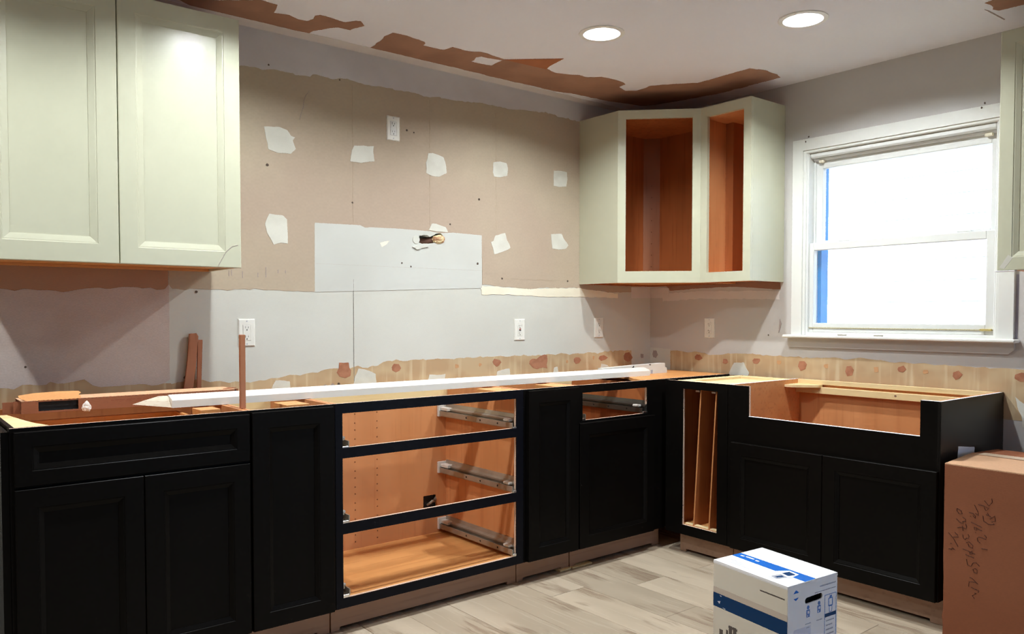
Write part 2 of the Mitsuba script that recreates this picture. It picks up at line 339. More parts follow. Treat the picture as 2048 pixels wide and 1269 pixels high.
# ---------------------------------------------------------------- measured outlines, metres: _b = back wall (x, z), _r = right wall (-y, z), _c = ceiling (x, y)
P = {
'tape_edge_b': [(-2.556,2.244),(-2.51,2.251),(-2.477,2.249),(-2.456,2.245),(-2.434,2.251),(-2.412,2.257),(-2.379,2.257),(-2.345,2.257),(-2.322,2.255),(-2.288,2.255),(-2.246,2.259),(-2.213,2.271),(-2.182,2.273),(-2.158,2.268),(-2.134,2.266),(-2.097,2.278),(-2.047,2.28),(-2.009,2.276),(-1.971,2.271),(-1.893,2.276),(-1.812,2.276),(-1.743,2.279),(-1.673,2.277),(-1.616,2.272),(-1.563,2.284),(-1.512,2.282),(-1.482,2.28),(-1.406,2.288),(-1.279,2.299),(-1.214,2.296),(-1.148,2.299),(-1.108,2.293),(-1.046,2.305),(-0.976,2.309),(-0.832,2.318),(-0.777,2.313),(-0.72,2.311),(-0.663,2.305),(-0.612,2.307)],
'p1_b': [(-2.452,2.005),(-2.391,2.013),(-2.351,2.005),(-2.334,1.98),(-2.314,1.978),(-2.326,1.965),(-2.312,1.929),(-2.335,1.905),(-2.392,1.903),(-2.434,1.913),(-2.444,1.96)],
'p2_b': [(-2.029,1.98),(-1.931,1.991),(-1.927,1.921),(-1.994,1.907),(-2.05,1.907),(-2.042,1.958)],
'p3_b': [(-1.629,1.996),(-1.6,2.001),(-1.541,1.988),(-1.522,1.944),(-1.522,1.913),(-1.563,1.889),(-1.608,1.888),(-1.639,1.9),(-1.641,1.949)],
'p4_b': [(-2.433,1.639),(-2.378,1.636),(-2.355,1.62),(-2.351,1.517),(-2.384,1.518),(-2.416,1.509),(-2.443,1.555),(-2.454,1.594)],
'p5_b': [(-1.228,2.0),(-1.182,2.008),(-1.138,2.006),(-1.131,1.978),(-1.135,1.943),(-1.182,1.928),(-1.221,1.926),(-1.231,1.948),(-1.228,1.98)],
'p6_b': [(-0.806,2.004),(-0.757,2.009),(-0.708,2.007),(-0.704,1.965),(-0.712,1.928),(-0.764,1.92),(-0.806,1.921)],
'p7_b': [(-1.215,1.621),(-1.15,1.638),(-1.134,1.603),(-1.112,1.56),(-1.18,1.534),(-1.222,1.524),(-1.231,1.556),(-1.244,1.586),(-1.225,1.592)],
'p8_b': [(-0.826,1.653),(-0.746,1.659),(-0.727,1.627),(-0.694,1.598),(-0.716,1.578),(-0.772,1.572),(-0.814,1.574),(-0.823,1.61)],
'p9_b': [(-1.609,1.655),(-1.584,1.656),(-1.526,1.643),(-1.514,1.617),(-1.629,1.622)],
'panel_b': [(-2.226,1.615),(-2.001,1.62),(-1.975,1.61),(-1.949,1.614),(-1.788,1.618),(-1.618,1.617),(-1.559,1.611),(-1.484,1.619),(-1.303,1.617),(-1.303,1.345),(-2.228,1.308)],
'brown_bottom_b': [(-3.412,1.299),(-3.321,1.297),(-3.242,1.297),(-3.218,1.29),(-3.194,1.296),(-3.161,1.304),(-2.988,1.313),(-2.916,1.309),(-2.86,1.306),(-2.832,1.307),(-2.675,1.312),(-2.52,1.315),(-2.388,1.313),(-2.228,1.31)],
'brown_bottom_right_b': [(-1.303,1.363),(-1.232,1.362),(-1.165,1.353),(-1.08,1.352),(-0.975,1.349),(-0.904,1.356),(-0.83,1.357),(-0.609,1.359),(-0.541,1.352),(-0.356,1.341),(-0.206,1.343)],
'cream_b': [(-1.303,1.357),(-1.182,1.352),(-0.975,1.346),(-0.83,1.354),(-0.609,1.359),(-0.292,1.333),(-0.292,1.306),(-0.609,1.31),(-0.83,1.307),(-1.182,1.313),(-1.294,1.311)],
'old_paint_b': [(-2.845,1.307),(-2.846,1.089),(-2.848,0.93)],
'strip_l_b': [(-3.418,0.949),(-3.373,0.95),(-3.327,0.955),(-3.264,0.955),(-3.215,0.954),(-3.182,0.961),(-3.157,0.966),(-3.141,0.957),(-3.124,0.941),(-3.047,0.935),(-2.94,0.933),(-2.847,0.932),(-2.837,0.931),(-2.769,0.942),(-2.69,0.948)],
'strip_b': [(-2.837,0.925),(-2.73,0.932),(-2.67,0.93),(-2.566,0.927),(-2.48,0.927),(-2.392,0.939),(-2.323,0.941),(-2.241,0.948),(-2.181,0.961),(-2.119,0.963),(-2.057,0.965),(-2.018,0.97),(-1.967,0.961),(-1.914,0.97),(-1.86,0.987),(-1.819,0.988),(-1.621,0.986),(-1.501,0.987),(-1.314,0.988),(-1.182,0.989),(-0.975,0.985),(-0.83,0.988),(-0.639,0.985),(-0.438,0.988),(-0.269,0.992),(-0.164,0.992)],
'strip_r_r': [(0.162,0.99),(0.235,0.992),(0.291,0.986),(0.346,0.99),(0.418,0.984),(0.453,0.974),(0.557,0.987),(0.689,0.992),(0.785,0.99),(0.907,0.987),(1.081,0.986),(1.164,0.987),(1.296,0.99),(1.347,0.997),(1.447,0.989),(1.495,0.982),(1.589,0.984),(1.656,0.982),(1.808,0.978),(1.949,0.979),(2.06,0.976)],
'a1_b': [(-2.111,0.99),(-2.065,0.987),(-2.059,0.963),(-2.051,0.949),(-2.054,0.929),(-2.08,0.917),(-2.11,0.923),(-2.124,0.948),(-2.115,0.965)],
'a2_b': [(-1.826,0.973),(-1.799,0.971),(-1.787,0.952),(-1.796,0.938),(-1.816,0.932),(-1.834,0.942),(-1.837,0.958)],
'a3_b': [(-1.469,0.959),(-1.451,0.955),(-1.449,0.942),(-1.466,0.936),(-1.474,0.948)],
'a4_b': [(-1.32,0.957),(-1.308,0.957),(-1.304,0.946),(-1.315,0.937),(-1.323,0.946)],
'a5_b': [(-1.22,0.977),(-1.187,0.973),(-1.175,0.954),(-1.187,0.941),(-1.207,0.935),(-1.226,0.944),(-1.234,0.959)],
'a6_b': [(-0.957,0.968),(-0.929,0.964),(-0.905,0.979),(-0.872,0.986),(-0.854,0.98),(-0.847,0.953),(-0.858,0.934),(-0.851,0.912),(-0.901,0.917),(-0.922,0.91),(-0.957,0.917),(-0.982,0.939),(-0.978,0.958)],
'a7_b': [(-0.639,0.964),(-0.609,0.963),(-0.595,0.947),(-0.608,0.93),(-0.632,0.927),(-0.649,0.938),(-0.649,0.954)],
'a8_b': [(-0.443,0.964),(-0.407,0.97),(-0.37,0.956),(-0.398,0.942),(-0.431,0.936),(-0.449,0.95)],
'a9_b': [(-0.223,0.977),(-0.189,0.979),(-0.171,0.958),(-0.157,0.949),(-0.18,0.929),(-0.206,0.921),(-0.236,0.937),(-0.24,0.96)],
'a10_b': [(-0.084,0.967),(-0.062,0.965),(-0.064,0.943),(-0.079,0.939),(-0.088,0.952)],
'a11_r': [(0.029,0.988),(0.052,0.988),(0.062,0.964),(0.049,0.941),(0.029,0.945),(0.023,0.965)],
'a12_b': [(-0.707,0.953),(-0.694,0.951),(-0.692,0.938),(-0.704,0.934),(-0.71,0.944)],
'a13_b': [(-0.499,0.966),(-0.485,0.963),(-0.487,0.948),(-0.499,0.946)],
'w1_b': [(-2.015,0.959),(-1.975,0.951),(-1.926,0.932),(-1.921,0.884),(-2.038,0.886),(-2.031,0.921)],
'w2_b': [(-1.625,0.912),(-1.532,0.909),(-1.538,0.868),(-1.639,0.871)],
'w3_b': [(-1.203,0.909),(-1.167,0.915),(-1.121,0.924),(-1.113,0.882),(-1.21,0.881)],
'w4_b': [(-0.427,0.92),(-0.382,0.911),(-0.353,0.894),(-0.349,0.868),(-0.439,0.872)],
'w5_b': [(-0.8,0.913),(-0.774,0.916),(-0.77,0.884),(-0.807,0.886)],
'w6_b': [(-2.412,0.923),(-2.349,0.918),(-2.347,0.874),(-2.435,0.879),(-2.426,0.907)],
'w7_r': [(0.619,0.938),(0.683,0.944),(0.696,0.915),(0.715,0.889),(0.712,0.87),(0.584,0.868),(0.6,0.907)],
'r1_r': [(0.361,0.975),(0.383,0.973),(0.404,0.954),(0.376,0.941),(0.351,0.946),(0.347,0.963)],
'r2_r': [(0.547,0.957),(0.573,0.958),(0.583,0.942),(0.564,0.927),(0.544,0.932)],
'r3_r': [(0.749,0.968),(0.783,0.97),(0.786,0.957),(0.771,0.94),(0.749,0.939),(0.738,0.954)],
'r4_r': [(0.893,0.964),(0.914,0.962),(0.917,0.949),(0.9,0.941),(0.888,0.951)],
'r5_r': [(1.023,0.965),(1.05,0.968),(1.062,0.951),(1.057,0.923),(1.029,0.914),(1.013,0.941)],
'r6_r': [(1.165,0.956),(1.183,0.955),(1.183,0.94),(1.168,0.934),(1.158,0.946)],
'r7_r': [(1.281,0.952),(1.304,0.953),(1.318,0.937),(1.312,0.91),(1.285,0.904),(1.272,0.927)],
'r8_r': [(1.536,0.96),(1.561,0.971),(1.573,0.95),(1.557,0.935),(1.538,0.939),(1.531,0.95)],
'r9_r': [(1.652,0.954),(1.67,0.955),(1.673,0.94),(1.657,0.932),(1.648,0.943)],
'r10_r': [(1.781,0.95),(1.804,0.958),(1.819,0.941),(1.809,0.923),(1.79,0.915),(1.777,0.93)],
'r11_r': [(2.027,0.953),(2.053,0.967),(2.083,0.957),(2.074,0.927),(2.046,0.923),(2.025,0.936)],
'r12_r': [(1.418,0.954),(1.438,0.953),(1.44,0.934),(1.423,0.928)],
'cA_c': [(-2.823,-0.115),(-2.584,-0.308),(-2.575,-0.31),(-2.514,-0.302),(-2.501,-0.26),(-2.487,-0.218),(-2.436,-0.225),(-2.389,-0.214),(-2.349,-0.218),(-2.345,-0.284),(-2.343,-0.307),(-2.282,-0.307),(-2.222,-0.299),(-2.192,-0.345),(-2.173,-0.345),(-2.149,-0.313),(-2.166,-0.262),(-2.168,-0.231),(-2.221,-0.226),(-2.25,-0.195),(-2.283,-0.123),(-2.294,-0.021),(-2.392,-0.02),(-2.484,-0.036),(-2.569,-0.04),(-2.682,-0.06),(-2.775,-0.078)],
'cB_c': [(-1.977,-0.022),(-1.99,-0.092),(-2.001,-0.192),(-2.012,-0.256),(-2.009,-0.313),(-1.94,-0.322),(-1.84,-0.305),(-1.822,-0.286),(-1.82,-0.262),(-1.733,-0.264),(-1.711,-0.272),(-1.704,-0.322),(-1.637,-0.324),(-1.593,-0.333),(-1.568,-0.353),(-1.529,-0.348),(-1.421,-0.333),(-1.285,-0.366),(-1.164,-0.354),(-1.092,-0.329),(-1.011,-0.352),(-0.976,-0.38),(-0.919,-0.372),(-0.86,-0.43),(-0.741,-0.438),(-0.67,-0.414),(-0.665,-0.36),(-0.585,-0.328),(-0.54,-0.376),(-0.552,-0.475),(-0.483,-0.577),(-0.4,-0.667),(-0.404,-0.841),(-0.403,-0.978),(-0.336,-1.011),(-0.267,-1.005),(-0.213,-1.006),(-0.154,-0.989),(-0.15,-0.846),(-0.149,-0.655),(-0.176,-0.506),(-0.215,-0.327),(-0.268,-0.188),(-0.398,-0.153),(-0.569,-0.123),(-0.789,-0.114),(-0.848,-0.091),(-0.945,-0.086),(-1.055,-0.093),(-1.242,-0.078),(-1.535,-0.055),(-1.804,-0.034)],
'cBhole_c': [(-1.523,-0.213),(-1.534,-0.307),(-1.417,-0.317),(-1.406,-0.229)],
'cC_c': [(-0.4,-2.033),(-0.405,-2.066),(-0.402,-2.105),(-0.342,-2.202),(-0.255,-2.174),(-0.264,-2.123),(-0.272,-2.038),(-0.299,-2.036),(-0.363,-2.037)],
'flap_c': [(-1.416,-0.338),(-1.211,-0.521),(-1.19,-0.403),(-1.169,-0.35)],
'crack_b': [(-2.247,2.191),(-2.263,2.167),(-2.273,2.141),(-2.275,2.115),(-2.287,2.08),(-2.292,2.058)],
'hole_b': [(-1.682,1.594),(-1.653,1.598),(-1.618,1.59),(-1.58,1.608),(-1.559,1.611),(-1.542,1.6),(-1.548,1.575),(-1.571,1.564),(-1.627,1.556),(-1.671,1.553),(-1.685,1.56)],
'sq_b': [(-0.175,1.374),(-0.003,1.384),(-0.003,1.31),(-0.175,1.307)],
'sq_r': [(0.001,1.384),(0.148,1.368),(0.148,1.31),(0.002,1.31)],
'rb_r': [(0.156,1.352),(0.277,1.355),(0.379,1.362),(0.62,1.364),(0.781,1.351),(0.909,1.34)],
}
HOLE = ragged(P['hole_b'], .008, .0012, seed=3)

# ---------------------------------------------------------------- the setting
XL, YF = -6.4, -6.2
put('floor', bb(XL - .1, .1, YF - .1, .1, -.08, -.0022, 0), mat('mat_grout', (.30, .26, .21), .9, .1), kind='structure')
prng = np.random.default_rng(21)
JOINT = {0: -.79, 1: -1.25, 2: -.915}                  # joints seen in the photograph, by plank row
col0 = int((XL + 1.522) / .197) - 1
for c in range(col0, 8):
    x0 = -1.522 + .197 * c
    x1 = min(x0 + .197, 0)
    if x1 <= XL or x0 >= 0:
        continue
    j = JOINT.get(c, -prng.uniform(0, 1.2))
    ys = [0.0] + [y for y in (j + 1.2 - 1.2 * k for k in range(7)) if YF < y < -.08] + [YF]
    for a, b in zip(ys[:-1], ys[1:]):
        put('plank', bb(max(x0, XL) + .0008, x1 - .0008, b + .0008, a - .0008, -.011, prng.uniform(-.0004, .0002), .0009), PLANKS[prng.integers(6)], 'floor')

holes = [sg.Point(x, y).buffer(.083, 24) for x, y in LAMPS]
ceil_poly = sg.box(XL - .1, YF - .1, .1, .1)
for h in holes:
    ceil_poly = ceil_poly.difference(h)
put('ceiling', polyz(ceil_poly, CEIL, CEIL + .02), CEILING, kind='structure')
put('roof_deck', bb(XL - .2, .2, YF - .2, .2, CEIL + .16, CEIL + .20, 0), CEILING, 'ceiling')
cB = sg.Polygon(ragged(P['cB_c'], .03, .003, seed=5)).buffer(0).difference(sg.Polygon(ragged(P['cBhole_c'], .03, .004, seed=6)))
cB = max(getattr(cB, 'geoms', [cB]), key=lambda g: g.area)
for nm, pg in (('A', sg.Polygon(ragged(P['cA_c'], .03, .003, seed=8)).buffer(0)), ('B', cB), ('C', sg.Polygon(ragged(P['cC_c'], .03, .004, seed=9)).buffer(0))):
    put('torn_paper_patch', polyz(pg, CEIL - .0012, CEIL + .004), TORN, 'ceiling')
lb = [(-2.6, -.005), (0, -.005)]
put('joint_tape', polyz([(XL, -.001), (XL, -.085)] + ragged([(-2.6, -.085), (-1.5, -.09), (-.62, -.07), (-.001, -.06)], .03, .002, False, seed=4) + [(-.001, -.001)], CEIL - .0016, CEIL + .004), TAPE, 'ceiling')
put('scratch', polyz([(-.332, -2.006), (-.149, -2.011), (-.149, -2.017), (-.30, -2.013)], CEIL - .0013, CEIL + .004), GREYMARK, 'ceiling')
put('torn_flap', polyz(P['flap_c'], CEIL - .0026, CEIL + .004), TORN2, 'ceiling', label='torn paper flap, light through it painted in as orange-brown')

wb = sg.box(XL - .1, -.08, .1, CEIL + .02)
used.add('wall_back')
info('wall_back', kind='structure')
scene['wall_back'] = mikit.ply(FB(polyw(wb.difference(sg.Polygon(HOLE)), -.12, 0)), WHITEWALL)


def onb(name, pts, th, m, jag=0, seed=0, w0=0.0, label=None, kind=None):
    pg = pts if hasattr(pts, 'geom_type') else sg.Polygon(ragged(pts, .02, jag, seed=seed) if jag else pts).buffer(0)
    gs = list(pg.geoms) if hasattr(pg, 'geoms') else [pg]
    g = max(gs, key=lambda g: g.area)
    return put(name, FB(polyw(g, -.004 if w0 == 0 else w0, w0 + th)), m, 'wall_back', label=label, kind=kind)


def onr(name, pts, th, m, jag=0, seed=0, label=None):
    return put(name, FR(polyw(sg.Polygon(ragged(pts, .02, jag, seed=seed) if jag else pts).buffer(0), -.004, th)), m, 'wall_right', label=label)


panel = sg.Polygon(P['panel_b']).buffer(0)
tapee = ragged(P['tape_edge_b'], .016, .0022, False, seed=1)
low = ragged(P['brown_bottom_b'], .02, .0025, False, seed=2)
lowr = ragged(P['brown_bottom_right_b'], .02, .002, False, seed=12)
brown = sg.Polygon([(-2.846, 2.24)] + tapee + [(-.003, 2.30), (-.003, 1.345)] + lowr[::-1] + [(-1.4, 1.37), (-2.2, 1.37)] + [p for p in low[::-1] if p[0] > -2.846] + [(-2.846, 1.327)]).buffer(0)
hol = sg.Polygon(HOLE)
onb('brown_drywall_panel', brown.difference(panel).difference(sg.Polygon([(-2.226, 1.2), (-1.30, 1.2), (-1.30, 1.5), (-2.226, 1.5)])).difference(hol), .0016, BROWN, label='brown paper faced drywall')
onb('brown_drywall_panel', [(XL, 2.23), (-2.848, 2.24), (-2.848, 1.327)] + [p for p in low[::-1] if p[0] < -2.848] + [(XL, 1.30)], .0014, mat('mat_brown_scar', blotch((.40, .235, .15), (.36, .205, .13), 4.0, fine=.04), .8, .15), label='dark brown torn band under the wall cabinet')
onb('white_drywall_panel', panel.difference(hol), .0022, mat('mat_white_board', blotch((.575, .585, .555), (.55, .555, .52), 3.0, fine=.01), .7, .2), label='white drywall infill around the cut hole')
onb('joint_compound_band', [(XL, 2.20), (XL, CEIL)] + [(-.003, CEIL), (-.003, 2.31)] + [(a, b - .004) for a, b in tapee[::-1]] + [(-2.9, 2.24)], .0028, mat('mat_lavender_compound', blotch((.66, .645, .67), (.60, .58, .60), 5.0, fine=.02), .8, .15), label='lavender white compound band under the ceiling')
strip_l = ragged(P['strip_l_b'], .02, .003, False, seed=14)
onb('old_painted_panel', [(XL, 1.30)] + [(a, b - .001) for a, b in low if a < -2.846] + [(-2.846, 1.327)] + ragged([(-2.846, 1.3), (-2.846, .95)], .02, .0012, False, seed=5) + [p for p in strip_l[::-1] if p[0] < -2.848] + [(XL, .95)], .0018, OLDPAINT, label='old pinkish beige textured paint')
onb('backsplash_scar', [(XL, .80), (XL, .94)] + [p for p in strip_l if p[0] < -2.70] + [p for p in ragged(P['strip_b'], .02, .0028, False, seed=15) if p[0] > -2.70] + [(-.17, 1.0), (-.17, .80)], .0012, STRIP, label='torn tan glue strip above the base cabinets')
CR = P['cream_b']
onb('cream_tape_strip', CR, .0024, CREAM, .0015, 3)
for i in range(1, 10):
    onb('plaster_patch', P[f'p{i}_b'], .0034 if i != 9 else .004, SPACKLE, .0012, 30 + i)
for i in range(1, 14):
    if f'a{i}_b' in P:
        onb('glue_spot', P[f'a{i}_b'], .0022, GREYMARK if i == 10 else (TERRAPALE if i in (3, 4, 12, 13) else TERRA), .0015, 50 + i)
for i in range(1, 7):
    onb('plaster_patch', P[f'w{i}_b'], .0030, SPACKLE, .0015, 70 + i)
onb('tape_square', P['sq_b'], .0026, TAPE)
# seams, pencil lines, nail marks
sb = lambda x0, x1, z0, z1, m, nm: put(nm, FB(bb(x0, x1, -.001, .0027, z0, z1, 0)), m, 'wall_back')
sb(-2.0375, -2.0362, .90, 1.37, mat('mat_seam_grey', (.30, .28, .26), .8, .1), 'seam_line')
sb(-1.62, -1.6188, 1.63, 2.26, mat('mat_seam_faint', (.47, .385, .29), .8, .1), 'seam_line')
sb(-1.21, -1.2088, 1.65, 2.27, 'mat_seam_faint', 'seam_line')
sb(-2.0375, -2.0365, 1.62, 2.26, 'mat_seam_faint', 'seam_line')
for x, z, h_ in ((-2.609, 1.379, .012), (-2.599, 1.382, .012), (-2.553, 1.375, .014), (-2.487, 1.376, .01), (-2.452, 1.388, .022), (-2.398, 1.394, .008), (-2.365, 1.394, .006)):
    sb(x, x + .003, z - h_, z + h_, GREYMARK, 'pencil_tick')
sb(-2.224, -1.303, 1.434, 1.4355, mat('mat_pencil', (.52, .50, .46), .8, .1), 'pencil_line')
sb(-1.17, -.69, 1.398, 1.3995, 'mat_seam_faint', 'pencil_line')
put('crack', FB(polyw([(a + s * .0011, b) for s, L in ((1, P['crack_b']), (-1, P['crack_b'][::-1])) for a, b in L], -.001, .0024)), GREYMARK, 'wall_back')
for x, z, r in ((-2.43, 2.268, .004), (-2.10, 2.265, .0035), (-2.44, 1.845, .006), (-1.50, 1.66, .004), (-2.04, 1.72, .004), (-1.17, 1.398, .005), (-.70, 1.397, .005), (-1.75, 2.09, .005), (-1.71, 2.085, .004), (-1.32, 1.80, .006),
                (-1.78, 1.455, .004), (-1.73, 1.44, .004), (-1.33, 1.47, .006), (-3.34, 1.02, .004), (-2.79, .955, .005), (-2.74, 1.30, .005), (-2.180, .885, .009), (-2.145, .889, .008), (-2.115, .893, .006)):
    put('nail_mark', FB(cyl((x, -.001, z), (x, .0032, z), r, 10)), DARKMARK if r < .0065 else GREYMARK, 'wall_back')
put('yellow_stain', FB(polyw(ragged([(-1.90, 1.545), (-1.872, 1.552), (-1.845, 1.558), (-1.868, 1.535), (-1.888, 1.525)], .008, .001), -.001, .0027)), CREAM, 'wall_back')
put('yellow_stain', FB(polyw(ragged([(-1.31, 1.345), (-1.285, 1.345), (-1.275, 1.325), (-1.30, 1.31)], .008, .001), -.001, .0030)), CREAM, 'wall_back')
# cavity behind the plumbing hole: black sheet painting in the unlit depth, a stub pipe end at the left, loose insulation at the right
k = put('wall_cavity', FB([bb(-1.70, -1.42, -.13, -.121, 1.45, 1.68, 0)]), BLACKPL, 'wall_back', label='black sheet painting in the dark behind the cut hole')
put('plug', FB(cyl((-1.700, -.001, 1.572), (-1.700, .005, 1.572), .0195, 28)), WHITEWALL, k)
put('insulation_tuft', FB(tuft((.036, .022, .022), (-1.566, -.004, 1.580), 3)), INSUL, k)
put('brown_tube', FB(tube([(-1.648, -.050, 1.570), (-1.62, -.034, 1.572), (-1.59, -.018, 1.577)], .015, 12)), mat('mat_tube_brown', (.16, .08, .06), .7, .2), k)
put('torn_lip', FB(polyw(ragged([(-1.722, 1.535), (-1.69, 1.546), (-1.655, 1.546), (-1.63, 1.540), (-1.66, 1.534), (-1.695, 1.522)], .006, .001), -.001, .009)), WHITEWALL, k)

# right wall with its window opening
WU0, WU1, WZ0, WZ1 = 1.053, 1.953, 1.100, 2.047
wr = sg.box(-.1, -.08, -YF + .1, CEIL + .02).difference(sg.box(WU0, WZ0, WU1, WZ1)).difference(sg.box(3.30, -.002, 5.10, 2.06))
used.add('wall_right')
scene['wall_right'] = mikit.ply(FR(polyw(wr, -.14, 0)), GREYPAINT)
info('wall_right', kind='structure')
top_r = ragged(P['strip_r_r'], .02, .0022, False, seed=16)
onr('backsplash_scar', [(top_r[0][0], .76)] + top_r + [(2.9, 1.0), (2.9, .76)], .0012, STRIP, label='torn tan glue strip along the right wall')
onr('casing_shadow', [(2.0245, 1.10), (2.0335, 1.10), (2.036, 1.378), (2.0255, 1.378)], .0012, mat('mat_shadow_lavender', (.36, .345, .42), .8, .1))  # lavender strip: shadow beside the casing painted onto the wall
onr('primed_corner', [(.002, .80), (.002, 1.005), (top_r[0][0], 1.0), (top_r[0][0], .80)], .0011, WHITEWALL)
for i in range(1, 13):
    onr('glue_spot', P[f'r{i}_r'], .0024, TERRAPALE if i in (4, 6, 9, 12) else TERRA, .0015, 90 + i)
onr('glue_spot', P['a11_r'], .0022, GREYMARK, .001, 77)
onr('plaster_patch', P['w7_r'], .003, SPACKLE, .0012, 78)
onr('tape_square', P['sq_r'], .0026, TAPE)
rb = P['rb_r']
onr('brown_scar', [(a, b) for a, b in rb] + [(.90, 1.41), (.10, 1.41)], .0014, TORN, .001, 4)
onr('cream_tape_strip', [(.10, 1.335), (.4, 1.345), (.9, 1.335), (.9, 1.29), (.4, 1.30), (.10, 1.29)], .0012, TAPE, .002, 5)
onr('plaster_patch', [(2.03, .86), (2.10, .80), (2.25, .84), (2.3, .70), (2.12, .66), (2.06, .74)], .003, SPACKLE, .003, 41)
onr('nail_mark', [(.905, 1.185), (.915, 1.16), (.910, 1.14), (.899, 1.112), (.903, 1.15)], .004, GREYMARK)
onr('nail_mark', [(.832, 1.098), (.836, 1.102), (.840, 1.098), (.836, 1.094)], .003, DARKMARK)
for u, z in ((1.06, 2.12), (1.055, 2.093), (1.89, 2.122), (1.885, 2.10)):
    onr('nail_mark', [(u, z + .005), (u + .004, z), (u, z - .005), (u - .004, z)], .022 if z < 2.107 else .003, DARKMARK)

# left and front walls close the room behind the camera; its window is added for fill light
used.update(('wall_left', 'wall_front'))
scene['wall_left'] = mikit.ply(polyu([(YF - .1, -.08), (.1, -.08), (.1, CEIL + .02), (YF - .1, CEIL + .02)], XL - .12, XL), mat('mat_wall_left_paint', (.42, .41, .39), .7, .2))
info('wall_left', kind='structure')
wf = sg.box(XL - .1, -.08, .1, CEIL + .02).difference(sg.box(-2.1, .80, -.6, 2.1))
scene['wall_front'] = mikit.ply(polyw(wf, YF - .12, YF), DUSK)
info('wall_front', kind='structure')
w2 = thing('added_window_2', kind='structure')
for a, b, c, e in ((-2.1, -.6, .80, .86), (-2.1, -.6, 2.04, 2.1), (-2.1, -2.04, .86, 2.04), (-.66, -.6, .86, 2.04), (-1.38, -1.32, .86, 2.04)):
    put('frame', bb(a, b, YF - .09, YF - .03, c, e), WINW, w2)
put('pane', bb(-2.04, -.66, YF - .0605, YF - .0595, .86, 2.04, 0), 'mat_glass', w2)
pd = thing('door_1', kind='structure')  # unseen patio door, added for cool fill daylight
for a, b, c, e in ((3.30, 3.38, .0, 2.06), (5.02, 5.10, .0, 2.06), (4.16, 4.24, .06, 2.0), (3.38, 5.02, 2.0, 2.06), (3.38, 5.02, .0, .06)):
    put('frame', FR(bb(a, b, -.10, -.03, c, e)), WINW, pd)
put('pane', FR(bb(3.38, 5.02, -.0655, -.0645, .06, 2.0, 0)), 'mat_glass', pd)

# window in the right wall: a single-hung sash pair
w1 = thing('window_1', kind='structure')


def wbox(name, u0, u1, w0, w1_, z0, z1, m=WINW, parent=None, b=.0025, label=None):
    return put(name, FR(bb(u0, u1, w0, w1_, z0, z1, b)), m, parent or w1, label=label)


CU0, CU1, CZ1 = .982, 2.023, 2.107
for (a, b, c, e) in ((CU0, 1.040, 1.103, CZ1), (1.966, CU1, 1.103, CZ1)):
    put('casing', FR(polyw([(a, c), (b, c), (b, e - .058), (a, e)] if a < 1.5 else [(a, c), (b, c), (b, e), (a, e - .058)], 0, .019)), TRIMW, w1)
put('casing', FR(polyw([(CU0, CZ1), (1.040, CZ1 - .058), (1.966, CZ1 - .058), (CU1, CZ1)], 0, .019)), TRIMW, w1)
# inner bead of the casing
for a, b, c, e in ((1.040, 1.056, 1.103, 2.049), (1.950, 1.966, 1.103, 2.049), (1.040, 1.966, 2.035, 2.049)):
    wbox('casing_bead', a, b, 0, .013, c, e, TRIMW)
# jamb boards
wbox('jamb', 1.053, 1.066, -.14, .004, 1.10, 2.047)
wbox('jamb', 1.940, 1.953, -.14, .004, 1.10, 2.047)
wbox('head_jamb', 1.053, 1.953, -.14, .004, 2.034, 2.047)
wbox('head_stop', 1.066, 1.940, -.028, -.002, 2.008, 2.034, b=.006)
wbox('head_stop', 1.066, 1.940, -.058, -.028, 1.996, 2.034, b=.008)
wbox('side_stop', 1.066, 1.078, -.075, -.040, 1.56, 2.0)
wbox('side_stop', 1.928, 1.940, -.075, -.040, 1.56, 2.0)
up = thing('window_1__upper_sash')
for a, b, c, e, nm in ((1.072, 1.112, 1.556, 2.004, 'stile'), (1.902, 1.942, 1.556, 2.004, 'stile'), (1.112, 1.902, 1.957, 2.004, 'rail'), (1.112, 1.902, 1.556, 1.588, 'rail')):
    wbox(nm, a, b, -.085, -.052, c, e, parent=up)
put('pane', FR(bb(1.110, 1.904, -.0685, -.0675, 1.586, 1.959, 0)), 'mat_glass', up)
lo = thing('window_1__lower_sash')
for a, b, c, e, nm in ((1.058, 1.088, 1.118, 1.574, 'stile'), (1.902, 1.944, 1.118, 1.574, 'stile'), (1.088, 1.902, 1.537, 1.574, 'meeting_rail'), (1.088, 1.902, 1.118, 1.165, 'rail')):
    wbox(nm, a, b, -.045, -.012, c, e, parent=lo)
put('pane', FR(bb(1.086, 1.904, -.0285, -.0275, 1.163, 1.539, 0)), 'mat_glass', lo)
for u in (1.243, 1.805):
    wbox('sash_lock', u - .03, u + .03, -.048, -.02, 1.574, 1.584, b=.004, parent=lo)
put('weatherstrip', FR(bb(1.060, 1.935, -.012, -.007, 1.138, 1.1425, 0)), mat('mat_ochre_strip', (.42, .37, .22), .6, .3), w1)
put('latch', FR(bb(1.885, 1.932, -.012, .002, 1.136, 1.146, .002)), BRASS, w1, label='brass coloured latch at the foot of the sash')
put('latch', FR(bb(1.10, 1.125, -.05, -.028, 1.985, 1.998, .002)), CREAM, w1)
put('latch', FR(bb(1.88, 1.91, -.05, -.028, 1.985, 1.998, .002)), CREAM, w1)
st = put('stool', FR([bb(.955, 2.044, .0, .062, 1.088, 1.104, .005), bb(1.056, 1.950, -.05, .004, 1.088, 1.118, .002)]), TRIMW, w1)
put('apron', FR(polyw([(.961, 1.088), (.961, 1.040), (2.005, 1.040), (2.025, 1.058), (2.025, 1.088)], 0, .015)), GREYPAINT, w1)
